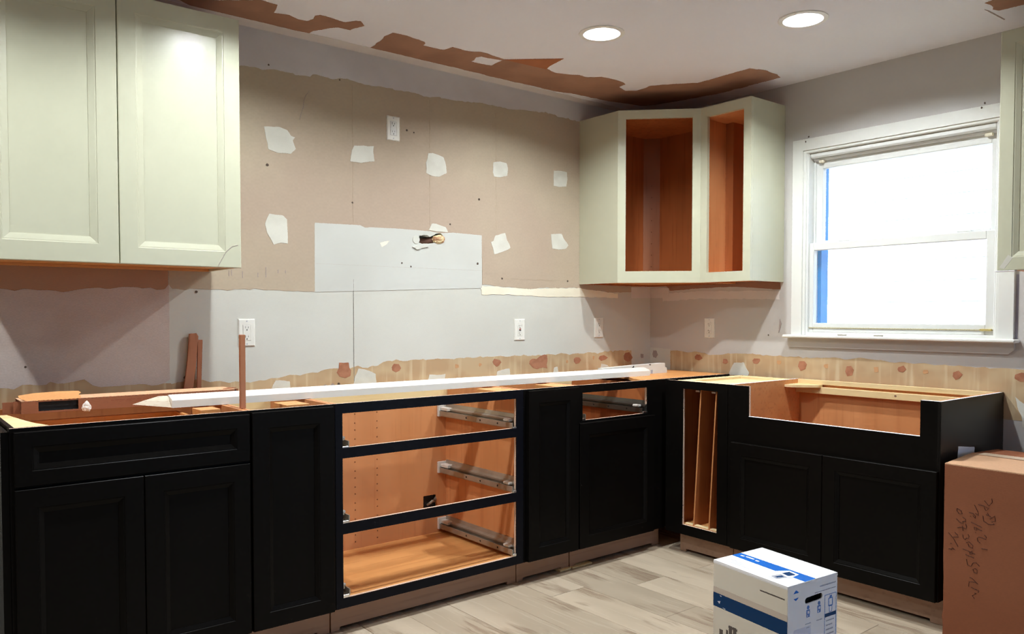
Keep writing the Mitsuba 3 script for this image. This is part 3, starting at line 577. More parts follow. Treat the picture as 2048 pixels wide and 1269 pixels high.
for u in (1.270, 1.452):
    m = trimesh.creation.torus(.020, .0030, 24, 8)
    m.apply_scale((1, .55, 1))
    m.apply_translation((u, .030, 1.1065))
    put('finger_lift', FR(m), METAL, w1)
# outside jambs, blue skylight put into their colour, seen through the panes
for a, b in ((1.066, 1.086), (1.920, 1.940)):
    put('outside_jamb', FR(bb(a, b, -.155, -.09, 1.12, 2.03, .001)), EXTSKYTINT, w1, label='outside jamb with blue skylight painted in')
put('outside_head', FR(bb(1.066, 1.940, -.155, -.09, 2.0, 2.03, .001)), EXTSKYTINT, w1)

# ---------------------------------------------------------------- outside
put('ground', bb(-30, 30, -30, 30, -.7, -.45, 0), GRASS, kind='structure')
hs = thing('neighbour_house', 'white clapboard side of the house outside the window', 'house')
for i in range(24):
    z = -.45 + i * .16
    put('siding_board', FR(polyu([(-2.52, z), (-2.5085, z), (-2.512, z + .165), (-2.52, z + .165)], -6, 8)), SIDING, hs)
put('wall_core', FR(bb(-6, 8, -2.9, -2.52, -.45, 3.39, 0)), SIDING, hs)
dsp = put('downspout', FR(bb(-.62, -.52, -2.50, -2.43, -.45, 2.05, .01)), GREEN, hs, label='grey green downspout')
# ---------------------------------------------------------------- base cabinets
H, FW = .876, .61           # top and face of the base run (wall distance)


def frame_parts(F, k, u0, u1, z0, z1, openings, face=CABBLACK, tops=True):
    """Face frame: painted front skin on bare wood, holes = openings."""
    hs_ = [rect(*o) for o in openings if o[3] < z1]
    pg = sg.Polygon(rect(u0, u1, z0, z1), hs_)
    for o in openings:
        if o[3] >= z1:
            pg = pg.difference(sg.box(o[0], o[2], o[1], z1 + 1))
    put('face_frame', F(polyw(pg, FW - .006, FW)), face, k)
    put('frame_core', F(polyw(pg.buffer(-.0004, join_style=2), FW - .019, FW - .006)), EDGE, k, label='bare wood back of the face frame')


def carcass(F, k, u0, u1, back=CHERRYV, rail=None, side_mats=(CHERRYV, CHERRYV), rails=True, zfloor=.125, back_hole=None, top=H, left_black=False, right_black=False, wback=.004):
    side = [(wback, 0), (.548, 0), (.548, .104), (FW - .019, .104), (FW - .019, top), (wback, top)]
    for u, m, blk in ((u0 + .0015, side_mats[0], left_black), (u1 - .0135, side_mats[1], right_black)):
        put('side_panel', F(polyu(side, u, u + .012)), CABBLACK if blk else m, k)
    bp = sg.Polygon(rect(u0 + .013, u1 - .013, .10, top - .004))
    if back_hole:
        bp = bp.difference(sg.box(*back_hole))
    put('back_panel', F(polyw(bp, wback + .008, wback + .016)), back, k)
    put('bottom_panel', F(bb(u0 + .013, u1 - .013, wback + .016, FW - .019, zfloor - .014, zfloor)), CHERRYH, k)
    if rails:
        put('hanging_rail', F(bb(u0 + .013, u1 - .013, wback + .016, wback + .034, top - .085, top)), rail or PALE, k)


def toe(F, k, u0, u1, w=.558, notch=True):
    pts = [(u0, .002), (u0 + .035, .002), (u0 + .038, .016), (u1 - .05, .016), (u1 - .047, .002), (u1, .002), (u1, .104), (u0, .104)]
    put('toe_kick', F(polyw(pts, w - .012, w)), TOEKICK, k)


def pins(F, k, cols, w, z0, z1, face='back', m=None):
    ms = []
    for u in cols:
        z, j = z0, 0
        while z < z1:
            ms.append(cyl((u, w - .0012, z), (u, w + .0005, z), .0032, 8) if face == 'back' else cyl((w - .0005, u, z), (w + .0012, u, z), .0032, 8))
            z += .032 if j % 2 == 0 else .042
            j += 1
    put('shelf_pin_hole', F(trimesh.util.concatenate(ms)), mat('mat_pin_hole', (.20, .075, .03), .8, .1) if 'mat_pin_hole' not in scene else 'mat_pin_hole', k, kind='stuff')


def slide(F, k, u, sgn, z, dark=False):
    """Undermount drawer slide fixed to a side panel; sgn = +1 when it stands out towards +u."""
    s = sgn
    prof = [(0, .056), (0, -.004), (.044, -.004), (.046, .000), (.046, .022), (.042, .022), (.042, .002), (.018, .002), (.018, .026), (.024, .026), (.024, .034), (.010, .040), (.005, .056)]
    pts = [(u + s * a, z + b) for a, b in prof]
    m = extr(sg.Polygon(pts), .575)
    v = m.vertices.copy()
    m.vertices = np.stack([v[:, 0], v[:, 2] + .030, v[:, 1]], 1)
    d = put('drawer_slide', F(fix(m)), METALDARK if dark else METAL, k)
    put('rear_bracket', F([bb(u, u + s * .052, .021, .034, z - .006, z + .050, .001), bb(u + s * .004, u + s * .04, .034, .095, z + .024, z + .040, .002)]), NYLON if not dark else METALDARK, d)
    put('latch', F([bb(u + s * .020, u + s * .044, .535, .578, z + .024, z + .036, .004)]), NYLON, d)
    put('front_bracket', F([bb(u, u + s * .004, .560, .6085, z - .010, z + .050, .001), bb(u, u + s * .042, .590, .6085, z - .010, z + .004, .002)]), CHROME, d)
    put('bolt_hole', F([cyl((u + s * .0455, w, z + .010), (u + s * .0468, w, z + .010), .0045, 10) for w in (.26, .37, .50)]), BLACKPL, d)
    put('peg', F(cyl((u + s * .001, .604, z + .058), (u + s * .012, .604, z + .058), .004, 10)), CHROME, d)
    return d


def block(F, k, u0, u1, w0, w1, z=H, m=None):
    put('corner_brace', F(bb(u0, u1, w0, w1, z - .022, z, .001)), m or CHERRYH, k)


# 1: double door cabinet with a false drawer front, far left
c1 = thing('base_cabinet', 'black double-door base cabinet with a drawer front above, leftmost of the back row', 'cabinet')
frame_parts(FB, c1, -3.463, -2.759, .104, H, [(-3.425, -2.797, .72, .845), (-3.425, -2.797, .14, .69)])
carcass(FB, c1, -3.463, -2.759, rail=CHERRYDEEP, left_black=True)  # rail in darker cherry: shadow of the carton put into its colour
put('end_strip', FB(bb(-3.4648, -3.4630, .575, .6095, .104, H - .0005, 0)), CABBLACK, c1)
door_leaf(FB, c1, 'drawer_front', -3.455, -2.763, .705, .866, FW, CABBLACK, stile=.046, slope=.018)
door_leaf(FB, c1, 'door', -3.455, -3.1055, .106, .697, FW, CABBLACK)
door_leaf(FB, c1, 'door', -3.1025, -2.763, .106, .697, FW, CABBLACK)
toe(FB, c1, -3.463, -2.7605)
put('corner_block', FB(polyz([(-3.449, .22), (-3.425, .22), (-3.40, .41), (-3.385, .50), (-3.36, .585), (-3.449, .585)], H - .019, H)), PALE, c1, label='pale wooden corner block')
block(FB, c1, -2.885, -2.815, .40, .49)
db = put('drawer_box', FB([bb(-3.40, -2.862, .135, .150, .73, .841, .001), bb(-3.40, -3.388, .150, .575, .73, .841, .001), bb(-2.874, -2.862, .150, .575, .73, .841, .001), bb(-3.388, -2.874, .150, .575, .735, .745, 0)]), CHERRYH, c1)
# filler panel left of it
fp = put('filler_panel', FB([polyu([(.03, .002), (.55, .002), (.55, .10), (.602, .10), (.602, .866), (.03, .866)], -3.485, -3.4655)]), CABBLACK, label='narrow black filler panel at the left end of the base cabinets', cat='filler panel')

# 2: narrow full-height door
c2 = thing('base_cabinet', 'narrow black base cabinet with one tall door, left of the open drawer cabinet', 'cabinet')
frame_parts(FB, c2, -2.757, -2.437, .104, H, [(-2.72, -2.475, .14, .84)])
carcass(FB, c2, -2.757, -2.437)
door_leaf(FB, c2, 'door', -2.755, -2.450, .106, .870, FW, CABBLACK)
toe(FB, c2, -2.755, -2.439)
block(FB, c2, -2.59, -2.50, .41, .53)

# 3: three-drawer cabinet, drawers out
c3 = thing('drawer_cabinet', 'wide black base cabinet with three empty drawer openings showing cherry wood inside', 'cabinet')
OP = [(-2.406, -1.567, .709, .839), (-2.406, -1.567, .424, .670), (-2.406, -1.567, .140, .384)]
frame_parts(FB, c3, -2.435, -1.529, .104, H, OP, CABNAVY)
carcass(FB, c3, -2.435, -1.529, zfloor=.128, back_hole=(-1.675, .258, -1.60, .318))
toe(FB, c3, -2.433, -1.531)
put('front_lip', FB(bb(-2.42, -1.545, .555, FW - .019, .128, .139, .003)), CHERRYH, c3)
pins(FB, c3, (-2.045, -1.93), .0205, .16, .79)
for z in (.711, .430, .150):
    slide(FB, c3, -1.5425, -1, z)
    slide(FB, c3, -2.4215, 1, z)
put('knot_of_cable', FB([tube([(-1.645, .01, .27), (-1.64, .03, .283), (-1.632, .034, .292), (-1.622, .028, .290), (-1.612, .015, .282)], .006), tube([(-1.60, .012, .30), (-1.61, .03, .295), (-1.618, .03, .30)], .005)]), METAL, c3, label='grey cable end in the cut-out')
put('cutout_shade_sheet', FB(bb(-1.68, -1.595, .0045, .006, .25, .325, 0)), BLACKPL, c3)  # black sheet stands in for shade behind the cut-out
block(FB, c3, -1.66, -1.55, .44, .585)

# 4: narrow door
c4 = thing('base_cabinet', 'narrow black base cabinet with one tall door, right of the open drawer cabinet', 'cabinet')
frame_parts(FB, c4, -1.527, -1.202, .104, H, [(-1.49, -1.24, .14, .84)])
carcass(FB, c4, -1.527, -1.202)
door_leaf(FB, c4, 'door', -1.511, -1.206, .106, .870, FW, CABBLACK)
toe(FB, c4, -1.526, -1.206)
block(FB, c4, -1.315, -1.216, .44, .585)
put('floor_shim', FB(bb(-1.275, -1.205, .53, .575, .0005, .010, .001)), PALE, c4)

# 5: blind corner cabinet: drawer opening above a door, board on top
c5 = thing('corner_base_cabinet', 'black corner base cabinet with an open drawer slot above one door', 'cabinet')
frame_parts(FB, c5, -1.201, -.030, .104, H, [(-1.167, -.712, .709, .840), (-1.16, -.72, .14, .68)])
carcass(FB, c5, -1.200, -.030, side_mats=(CHERRYV, CHERRYDEEP))
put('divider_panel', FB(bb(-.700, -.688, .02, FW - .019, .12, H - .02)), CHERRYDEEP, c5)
door_leaf(FB, c5, 'door', -1.199, -.677, .106, .699, FW, CABBLACK)
put('top_board', FB(polyz([(-.735, .588), (-.70, .50), (-.60, .36), (-.60, .02), (-.035, .02), (-.035, .588)], H - .014, H + .001)), CHERRYH, c5, label='orange cherry wood board closing the top')
toe(FB, c5, -1.199, -.562)
put('floor_shim', FB(bb(-1.195, -1.065, .54, .575, .0005, .008, .001)), PALE, c5)
slide(FB, c5, -.7005, -1, .715, True)
slide(FB, c5, -1.1865, 1, .715)
put('hinge_dot', FB(cyl((-1.19, FW + .0185, .41), (-1.19, FW + .0196, .41), .002, 8)), CHROME, c5)

# 6: tray divider cabinet on the right wall
c6 = thing('tray_cabinet', 'narrow open black base cabinet with upright tray dividers beside the corner', 'cabinet')
frame_parts(FR, c6, .645, 1.020, .104, H, [(.750, .962, .152, .838)])
carcass(FR, c6, .700, 1.020, side_mats=(CHERRYDEEP, CHERRYV), back=CHERRYDEEP, rails=False, zfloor=.150, wback=.05)
toe(FR, c6, .70, 1.02)
for ut, ub in ((.846, .806), (.938, .899)):
    v = polyw([(ub - .0035, .150), (ub + .0035, .150), (ut + .0035, H - .03), (ut - .0035, H - .03)], .09, .585)
    dv_ = put('tray_divider', FR(v), CHERRYDEEP, c6)  # sides darkened in colour, as faces turned from the light
    put('front_edge', FR(polyw([(ub - .0035, .150), (ub + .0035, .150), (ut + .0035, H - .03), (ut - .0035, H - .03)], .585, .5865)), CHERRYY, dv_)
put('divider_track', FR([bb(.75, .965, .56, .585, .150, .158, .002)]), PALEY, c6)
put('top_frame', FR([bb(.702, 1.018, .07, .13, H - .02, H + .0005), bb(.702, .755, .13, .59, H - .02, H + .0005), bb(.985, 1.018, .13, .59, H - .02, H + .0005), bb(.755, .985, .54, .59, H - .02, H + .0005)]), PALEY, c6, label='pale wooden top frame')
put('top_panel', FR(bb(.754, .986, .13, .541, H - .022, H - .012)), PALEY, c6)
for z in (.19, .25, .74, .79):
    put('pin', FR(cyl((.757, FW - .002, z), (.757, FW + .001, z), .0025, 8)), CHROME, c6)
for u in (.835, .93):
    put('clip', FR(bb(u - .012, u + .012, .592, .600, .826, .834, .001)), CHROME, c6)

# 7: sink base
c7 = thing('sink_cabinet', 'wide black sink base cabinet with cut-out front and two doors under the window', 'cabinet')
frame_parts(FR, c7, 1.022, 1.987, .104, H, [(1.134, 1.910, .735, H + .1), (1.06, 1.975, .14, .585)])
carcass(FR, c7, 1.022, 1.975, zfloor=.125, side_mats=(CHERRYY, CHERRYY), rails=False)
put('hanging_rail', FR([bb(1.036, 1.962, .020, .038, H - .022, H, .001)]), PALEY, c7)
put('hanging_rail', FR([bb(1.036, 1.962, .020, .056, H - .066, H - .034, .001)]), PALEY, c7)
put('corner_brace', FR(polyz([(1.036, .022), (1.175, .040), (1.175, .075), (1.080, .16), (1.036, .16)], H - .034, H - .022)), PALEY, c7)
put('end_panel', FR(polyu([(.004, 0), (.548, 0), (.548, .104), (FW, .104), (FW, H), (.004, H)], 1.975, 1.987)), mat('mat_cabinet_black_end', blotch((.012, .0105, .009), (.010, .009, .008), 3.0), .33, .2), c7)
put('top_edge', FR([bb(1.9755, 1.9868, .02, .609, H, H + .0008, 0), bb(1.911, 1.986, .592, .609, H, H + .0008, 0), bb(1.0225, 1.034, .03, .60, H, H + .0008, 0)]), PAPER, c7, label='pale raw top edge')
put('cutout_edge', FR(bb(1.135, 1.909, .592, .6095, .735, .7362, 0)), PAPER, c7)
door_leaf(FR, c7, 'door', 1.051, 1.5125, .106, .609, FW, CABBLACK)
door_leaf(FR, c7, 'door', 1.5155, 1.983, .106, .609, FW, CABBLACK)
toe(FR, c7, 1.025, 1.985)
pins(FR, c7, (1.655, 1.79), .0205, .16, .80)
for u in (1.55, 1.90):
    put('screw', FR(cyl((u, .056, .829), (u, .0575, .829), .005, 10)), CHROME, c7)
put('side_label', FR(polyu([(.30, .640), (.458, .640), (.452, .690), (.298, .672)], 1.987, 1.9876)), PAPER, c7, label='white paper label on the end panel')

# ---------------------------------------------------------------- wall cabinets
UT, UB = 2.306, 1.380
k = thing('wall_cabinet', 'cream white wall cabinet with two closed shaker doors, upper left', 'cabinet')
L0, L1 = -3.506, -2.677
put('side_panel', FB(bb(L0, L0 + .015, .002, .312, UB, UT)), CABWHITE, k)
put('side_panel', FB(bb(L1 - .018, L1 - .003, .002, .312, UB + .003, UT)), CABWHITE, k)
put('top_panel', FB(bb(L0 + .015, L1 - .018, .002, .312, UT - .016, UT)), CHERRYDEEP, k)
put('bottom_panel', FB(bb(L0 + .015, L1 - .018, .002, .312, UB + .012, UB + .026)), CHERRYH, k, label='cherry wood underside')
put('bottom_rail', FB([bb(L0 + .015, L1 - .018, .294, .312, UB + .002, UB + .012), bb(L0 + .015, L1 - .018, .002, .018, UB + .002, UB + .012)]), CHERRYH, k)
put('back_panel', FB(bb(L0 + .015, L1 - .018, .002, .010, UB + .026, UT - .016)), CHERRYV, k)
d1 = door_leaf(FB, k, 'door', L0, -3.0995, UB + .003, UT, .3125, CABWHITE, stile=.066, slope=.022)
d2 = door_leaf(FB, k, 'door', -3.0965, L1, UB + .003, UT, .3125, CABWHITE, stile=.060, slope=.022)
put('film_edge', FB(tube([(-2.765, .3325, 1.386), (-2.752, .3325, 1.41), (-2.735, .3325, 1.44), (-2.712, .3325, 1.462), (-2.690, .3325, 1.468)], .0009, 6)), GREYMARK, d2)

k = thing('corner_wall_cabinet', 'cream diagonal corner wall cabinet without its door, showing the cherry wood inside', 'cabinet')
A_, B_ = np.array([-.610, -.302]), np.array([-.302, -.612])
ud = (B_ - A_) / np.linalg.norm(B_ - A_)
LD = float(np.linalg.norm(B_ - A_))
FD = Frame(A_, ud, (-.7094, -.7048))
put('face_frame', FD(polyw(sg.Polygon(rect(0, LD, UB, UT), [rect(.042, LD - .042, UB + .062, UT - .045)]), -.019, 0)), CABWHITE, k)
put('frame_liner', FD([bb(.0425, LD - .0425, -.019, -.0005, UB + .0605, UB + .0625, 0)]), PALE, k)
put('side_panel', FB(bb(-.610, -.598, .001, .302, UB, UT)), CABWHITE, k)
put('side_panel', FR(bb(.600, .612, .001, .302, UB, UT)), CABWHITE, k)
put('inner_side', FB(bb(-.598, -.595, .014, .300, UB + .06, UT - .03, 0)), CHERRYV, k)
put('inner_side', FR(bb(.597, .600, .014, .300, UB + .06, UT - .03, 0)), CHERRYV, k)
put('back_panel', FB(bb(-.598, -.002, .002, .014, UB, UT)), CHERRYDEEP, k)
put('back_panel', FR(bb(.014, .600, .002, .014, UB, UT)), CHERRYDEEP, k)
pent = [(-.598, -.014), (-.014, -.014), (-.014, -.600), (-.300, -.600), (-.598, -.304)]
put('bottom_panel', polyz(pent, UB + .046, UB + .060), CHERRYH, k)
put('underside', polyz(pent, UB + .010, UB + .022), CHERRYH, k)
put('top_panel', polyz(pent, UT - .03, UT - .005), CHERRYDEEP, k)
sp = put('shelf_pin_strip', polyz([(-.074, -.014), (-.084, -.014), (-.014, -.084), (-.014, -.074)], UB + .06, UT - .03), mat('mat_pin_strip', grain((.33, .13, .06), (.30, .115, .05), (.24, .085, .036), 2), .4, .4), k)
q = np.array([-.049, -.049])
put('pin_hole', [cyl((q[0] + .001, q[1] + .001, z), (q[0] - .0012, q[1] - .0012, z), .004, 8) for z in np.arange(UB + .12, UT - .25, .07)], 'mat_pin_hole', sp, kind='stuff')

k = thing('wall_cabinet', 'narrow cream wall cabinet without its door, between the corner cabinet and the window', 'cabinet')
N0, N1 = .6135, .925
put('face_frame', FR(polyw(sg.Polygon(rect(N0, N1, UB, UT), [rect(N0 + .042, N1 - .044, UB + .052, UT - .052)]), .284, .303)), CABWHITE, k)
put('side_panel', FR(bb(N1 - .012, N1, .001, .284, UB, UT)), CABWHITE, k)
put('side_panel', FR(bb(N0, N0 + .012, .001, .284, UB, UT)), CHERRYV, k)
put('inner_side', FR(bb(N1 - .016, N1 - .012, .012, .284, UB + .05, UT - .04, 0)), CHERRYV, k)
put('back_panel', FR(bb(N0 + .012, N1 - .016, .001, .012, UB + .02, UT - .02)), CHERRYV, k)
put('top_panel', FR(bb(N0 + .012, N1 - .016, .012, .284, UT - .055, UT - .02)), CHERRYV, k)
put('bottom_panel', FR(bb(N0 + .012, N1 - .016, .012, .284, UB + .036, UB + .050)), CHERRYY, k)
put('underside', FR(bb(N0 + .012, N1 - .012, .001, .284, UB + .010, UB + .020)), CHERRYY, k)
put('pilaster', FR(bb(N0 + .012, N0 + .060, .012, .100, UB + .05, UT - .055, 0)), CHERRYDEEP, k)

k = thing('wall_cabinet', 'cream wall cabinet right of the window, cut off by the right edge', 'cabinet')
put('body', FR([bb(2.066, 2.60, .001, .304, UB + .012, UT)]), CABWHITE, k)
put('underside', FR(bb(2.068, 2.598, .003, .302, UB + .006, UB + .0125, 0)), CHERRYY, k)
d3 = door_leaf(FR, k, 'door', 2.066, 2.598, UB, UT, .3045, CABWHITE, stile=.052, slope=.020)
put('grey_strip', FR(polyw([(2.075, 1.392), (2.092, 1.386), (2.122, 1.428), (2.105, 1.440)], .3235, .3242)), mat('mat_grey_strip', (.60, .59, .53), .3, .4), d3, label='greyish slanted strip')  # slanted strip, slightly greyer than the door
put('corner_film', FR(bb(2.060, 2.13, .30, .326, 1.3755, 1.3795, .001)), PAPER, d3)

# ---------------------------------------------------------------- downlights
lnames = ['round recessed ceiling light, the one above the back row of cabinets', 'round recessed ceiling light, the one nearer the window', 'round recessed ceiling light over the upper left cabinet',
          'round recessed ceiling light left of the upper left cabinet']
for (x, y), lab in zip(LAMPS, lnames):
    k = thing('ceiling_light', lab, 'ceiling light')
    ang = np.linspace(0, 2 * np.pi, 49)[:-1]
    prof = [(.0985, CEIL - .0005), (.097, CEIL - .004), (.079, CEIL - .005), (.075, CEIL - .002), (.070, CEIL + .006), (.034, CEIL + .028), (.036, CEIL + .032), (.0825, CEIL + .014), (.0825, CEIL - .0005)]
    v = np.array([[x + r * math.cos(a), y + r * math.sin(a), z] for r, z in prof for a in ang])
    f = []
    n = len(ang)
    for i in range(len(prof)):
        p, q = i * n, ((i + 1) % len(prof)) * n
        for j in range(n):
            kk = (j + 1) % n
            f += [[p + j, p + kk, q + kk], [p + j, q + kk, q + j]]
    put('trim_ring', trimesh.Trimesh(v, f, process=False), LAMPTRIM, k, smooth=40)
    dv = np.array([[x, y, CEIL + .026]] + [[x + .034 * math.cos(a), y + .034 * math.sin(a), CEIL + .026] for a in ang])
    df = [[0, 1 + (j + 1) % n, 1 + j] for j in range(n)]
    put('bulb', trimesh.Trimesh(dv, df, process=False), LAMPTRIM, k, emitter={'type': 'area', 'radiance': {'type': 'rgb', 'value': LAMP.tolist()}})
    put('housing', polyz(sg.Point(x, y).buffer(.083, 24), CEIL + .034, CEIL + .12), LAMPTRIM, k)

# ---------------------------------------------------------------- outlets


def outlet(F, u, z, lab, kind='decora', m=PLATE):
    k = thing('wall_outlet', lab, 'outlet')
    w, h = .0355, .0575
    prof = [(0, .0005), (0, .003), (.004, .006)]
    rings = [np.array([[u - w + i, ww, z - h + i], [u + w - i, ww, z - h + i], [u + w - i, ww, z + h - i], [u - w + i, ww, z + h - i]]) for i, ww in prof] + \
            [np.array([[u - a, .006, z - b], [u + a, .006, z - b], [u + a, .006, z + b], [u - a, .006, z + b]]) for a, b in ((.0172, .0337),)] + \
            [np.array([[u - .0172, .0005, z - .0337], [u + .0172, .0005, z - .0337], [u + .0172, .0005, z + .0337], [u - .0172, .0005, z + .0337]])]
    put('cover_plate', F(ring_mesh(rings)), m, k)
    put('receptacle', F(bb(u - .0164, u + .0164, .0006, .0072, z - .0330, z + .0330, .001)), RECEPT if kind == 'grey' else m, k)
    for dz in (.019, -.019):
        ms = [bb(u - .0072, u - .0052, .0071, .0077, z + dz - .001, z + dz + .008, 0), bb(u + .0048, u + .0066, .0071, .0077, z + dz, z + dz + .007, 0), cyl((u, .0070, z + dz - .0075), (u, .0077, z + dz - .0075), .0027, 10)]
        put('slots', F(ms), SLOT, k)
    if kind == 'gfci':
        put('test_button', F(bb(u - .0065, u + .0065, .0071, .0088, z + .0012, z + .0062, .0006)), RED, k, label='red reset button')
        put('reset_button', F(bb(u - .0065, u + .0065, .0071, .0088, z - .0062, z - .0012, .0006)), BLACKPL, k, label='black test button')
    for dz in (.0475, -.0475):
        put('screw', F(cyl((u, .0058, z + dz), (u, .0068, z + dz), .0028, 10)), GREYPRINT, k)
    return k


outlet(FB, -1.825, 2.088, 'white wall outlet high on the bare brown drywall', 'grey')
outlet(FB, -2.537, 1.132, 'white wall outlet behind the upright wooden stick')
outlet(FB, -1.051, 1.127, 'white outlet with dark test buttons on the back wall', 'gfci')
outlet(FB, -.452, 1.132, 'white wall outlet on the back wall, half in shadow under the corner cabinet')
outlet(FR, .451, 1.131, 'white wall outlet on the window wall, in the shade under the narrow cabinet')

# ---------------------------------------------------------------- things on the base cabinets
# long white moulding


def moulding(name, u0, u1, wf, wf1, z, label, depth=.052, h0=.026, h1=.043, parent=None):
    n = 9
    rows = []
    for i in range(n):
        t = i / (n - 1)
        u, w = u0 + (u1 - u0) * t, wf + (wf1 - wf) * t
        rows.append([(u, w, z), (u, w, z + h0), (u, w - .006, z + h0 + .005), (u, w - depth + .010, z + h1), (u, w - depth, z + h1), (u, w - depth, z)])
    v = np.array(rows).reshape(-1, 3)
    m = 6
    f = []
    for i in range(n - 1):
        for j in range(m):
            k2 = (j + 1) % m
            p, q = i * m, (i + 1) * m
            f += [[p + j, p + k2, q + k2], [p + j, q + k2, q + j]]
    for j in range(1, m - 1):
        f += [[0, j + 1, j], [(n - 1) * m, (n - 1) * m + j, (n - 1) * m + j + 1]]
    return put(name, FB(trimesh.Trimesh(v, f, process=False)), BOARDW, parent, label=label, cat='moulding' if label else None)


k = thing('trim_moulding', 'long white trim moulding lying across the open tops of the back base cabinets', 'moulding')
moulding('board', -2.945, -.478, .372, .420, H + .0015, None, parent=k)
sv = [(-2.944, .372, .879), (-2.952, .352, .900), (-2.950, .325, .918), (-2.975, .315, .917), (-3.02, .30, .903), (-3.055, .285, .890), (-3.03, .30, .893), (-2.985, .32, .898), (-2.944, .33, .885), (-2.944, .33, .915), (-2.944, .322, .8785)]
put('splintered_end', FB(trimesh.convex.convex_hull(np.array(sv))), RAWWOOD, k, label='splintered raw wood end')
k = thing('trim_moulding', 'short white trim piece lying behind the right end of the long moulding', 'moulding')
put('flange', FB(polyw([(-.748, .906), (-.748, .922), (-.507, .929), (-.531, .912)], .292, .330)), BOARDW, k)
put('end_block', FB(polyw([(-.503, .929), (-.248, .933), (-.246, .909), (-.231, .905), (-.230, H + .0012), (-.503, H + .0012)], .290, .330)), BOARDW, k)
put('gap_shade', FB(polyw([(-.744, .9055), (-.559, .9105), (-.507, .9265), (-.5035, .903), (-.5035, .880), (-.744, .880)], .300, .3285)), BLACKPL, k)  # black wedge paints in the shadow below the flange
put('end_mark', FB(polyw([(-.371, .897), (-.352, .899), (-.354, .878), (-.368, .878)], .329, .3306)), GREYPRINT, k)
put('end_mark', FB(polyw([(-.384, .9309), (-.367, .9311), (-.370, .924), (-.382, .925)], .329, .3306)), DARKMARK, k)

# sticks
k = put('wood_stick', FB(polyw([(-2.806, H + .001), (-2.769, H + .001), (-2.752, 1.00), (-2.741, 1.120), (-2.748, 1.133), (-2.775, 1.131), (-2.781, 1.05), (-2.790, .97)], .010, .022)), STICK, label='wider reddish brown stick leaning on the back wall', cat='wood stick')
k = put('wood_stick', FB(polyw([(-2.749, H + .001), (-2.733, H + .001), (-2.724, 1.106), (-2.742, 1.106)], .011, .021)), STICK, label='thin reddish brown stick leaning on the back wall beside the wider one', cat='wood stick')
k = put('wood_stick', FB(bb(-2.7605, -2.743, .523, .540, H + .001, 1.137, .001)), STICK, label='reddish brown stick standing upright on the cabinet edge before the outlet', cat='wood stick')

# long cardboard carton with a torn window
k = thing('long_carton', 'long flat brown cardboard carton with a torn open window on the left base cabinet', 'carton')
x0, x1, wf, wbk, z0, z1 = -3.385, -2.672, .235, .105, H + .0005, .9175
teeth = []
n = 60
for i in range(n + 1):
    teeth.append((x1 + (x0 - x1) * i / n, z1 + (.0012 if i % 2 else -.0022)))
front = sg.Polygon([(x0, z0), (x1, z0)] + teeth).difference(sg.box(-3.335, .8825, -3.215, z1 - .0035).buffer(0))
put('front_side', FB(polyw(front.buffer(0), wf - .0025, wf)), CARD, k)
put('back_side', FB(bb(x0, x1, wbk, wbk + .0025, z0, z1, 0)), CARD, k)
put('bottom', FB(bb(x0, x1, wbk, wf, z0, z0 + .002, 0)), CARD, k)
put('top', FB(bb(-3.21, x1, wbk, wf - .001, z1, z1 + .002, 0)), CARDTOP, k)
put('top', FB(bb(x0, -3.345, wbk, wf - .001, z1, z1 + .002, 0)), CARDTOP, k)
fpts = [(-3.365, 0)] + [(-3.365 + .155 * i / 24, .0022 * (i % 2)) for i in range(25)] + [(-3.205, .012), (-3.212, .018), (-3.203, .026), (-3.21, .034), (-3.28, .036), (-3.35, .033), (-3.392, .026), (-3.388, .014)]
fm = polyw(sg.Polygon(fpts).buffer(0), 0, .0018)
fm.apply_transform(trimesh.transformations.rotation_matrix(math.radians(42), (1, 0, 0)))
fm.apply_translation((0, wf - .004, z1 - .001))
put('torn_flap', FB(fm), CARDORANGE, k, label='orange lifted flap with toothed edge')
put('inner_tray', FB(bb(-3.338, -3.212, wbk + .02, wf - .012, z0 + .0025, z1 - .004, 0)), BLACKPL, k, label='black contents')
put('end_flap', FB([bb(x1 - .001, x1 + .022, wf - .03, wf - .027, z0, z1, 0), bb(x1 - .001, x1 + .012, wbk + .01, wbk + .012, z0, z1 - .004, 0), polyz([(x1 - .04, wf - .02), (x1 - .005, wf - .025), (x1 + .024, wf - .05), (x1, wf - .06)], z1 + .002, z1 + .0038)]), CARD, k)
put('end_dark', FB(bb(x1 + .0005, x1 + .006, wf - .027, wf - .006, z0 + .001, z1 - .002, 0)), BLACKPL, k)
put('end_flap', FB([bb(x0 - .05, x0 - .010, wf - .03, wf - .027, z0, z1 - .002, 0), bb(x0 - .02, x0 + .001, wf - .020, wf - .018, z0, z1, 0)]), CARD, k)
put('printed_line', FB([bb(a, a + w, wf - .0002, wf + .0004, .9035, .9065, 0) for a, w in ((-3.112, .010), (-3.099, .032), (-3.062, .030), (-3.027, .016), (-3.007, .004), (-3.001, .003), (-2.994, .004), (-2.988, .003), (-2.982, .004))] + [bb(a, a + w, wf - .0002, wf + .0004, .8985, .9005, 0) for a, w in ((-3.085, .014), (-3.065, .022), (-3.03, .02))]), PRINT, k, label='small dark printed line')
cr = trimesh.creation.icosphere(3, 1.0)
cv = cr.vertices
cr.vertices = cv * (1 + .55 * (np.asarray(meshkit.fbm(cv * 3.1 + 4))[:, None] - .5))
cr.apply_scale((.0135, .010, .018))
cr.vertices[:, 0] *= 1 + .5 * np.clip(-cr.vertices[:, 2] / .018, -1, 1)
cr.apply_translation((-3.193, wf + .016, H + .016))
put('crumpled_paper', FB(cr), CRUMPLE, label='small crumpled white paper before the long carton', cat='paper')

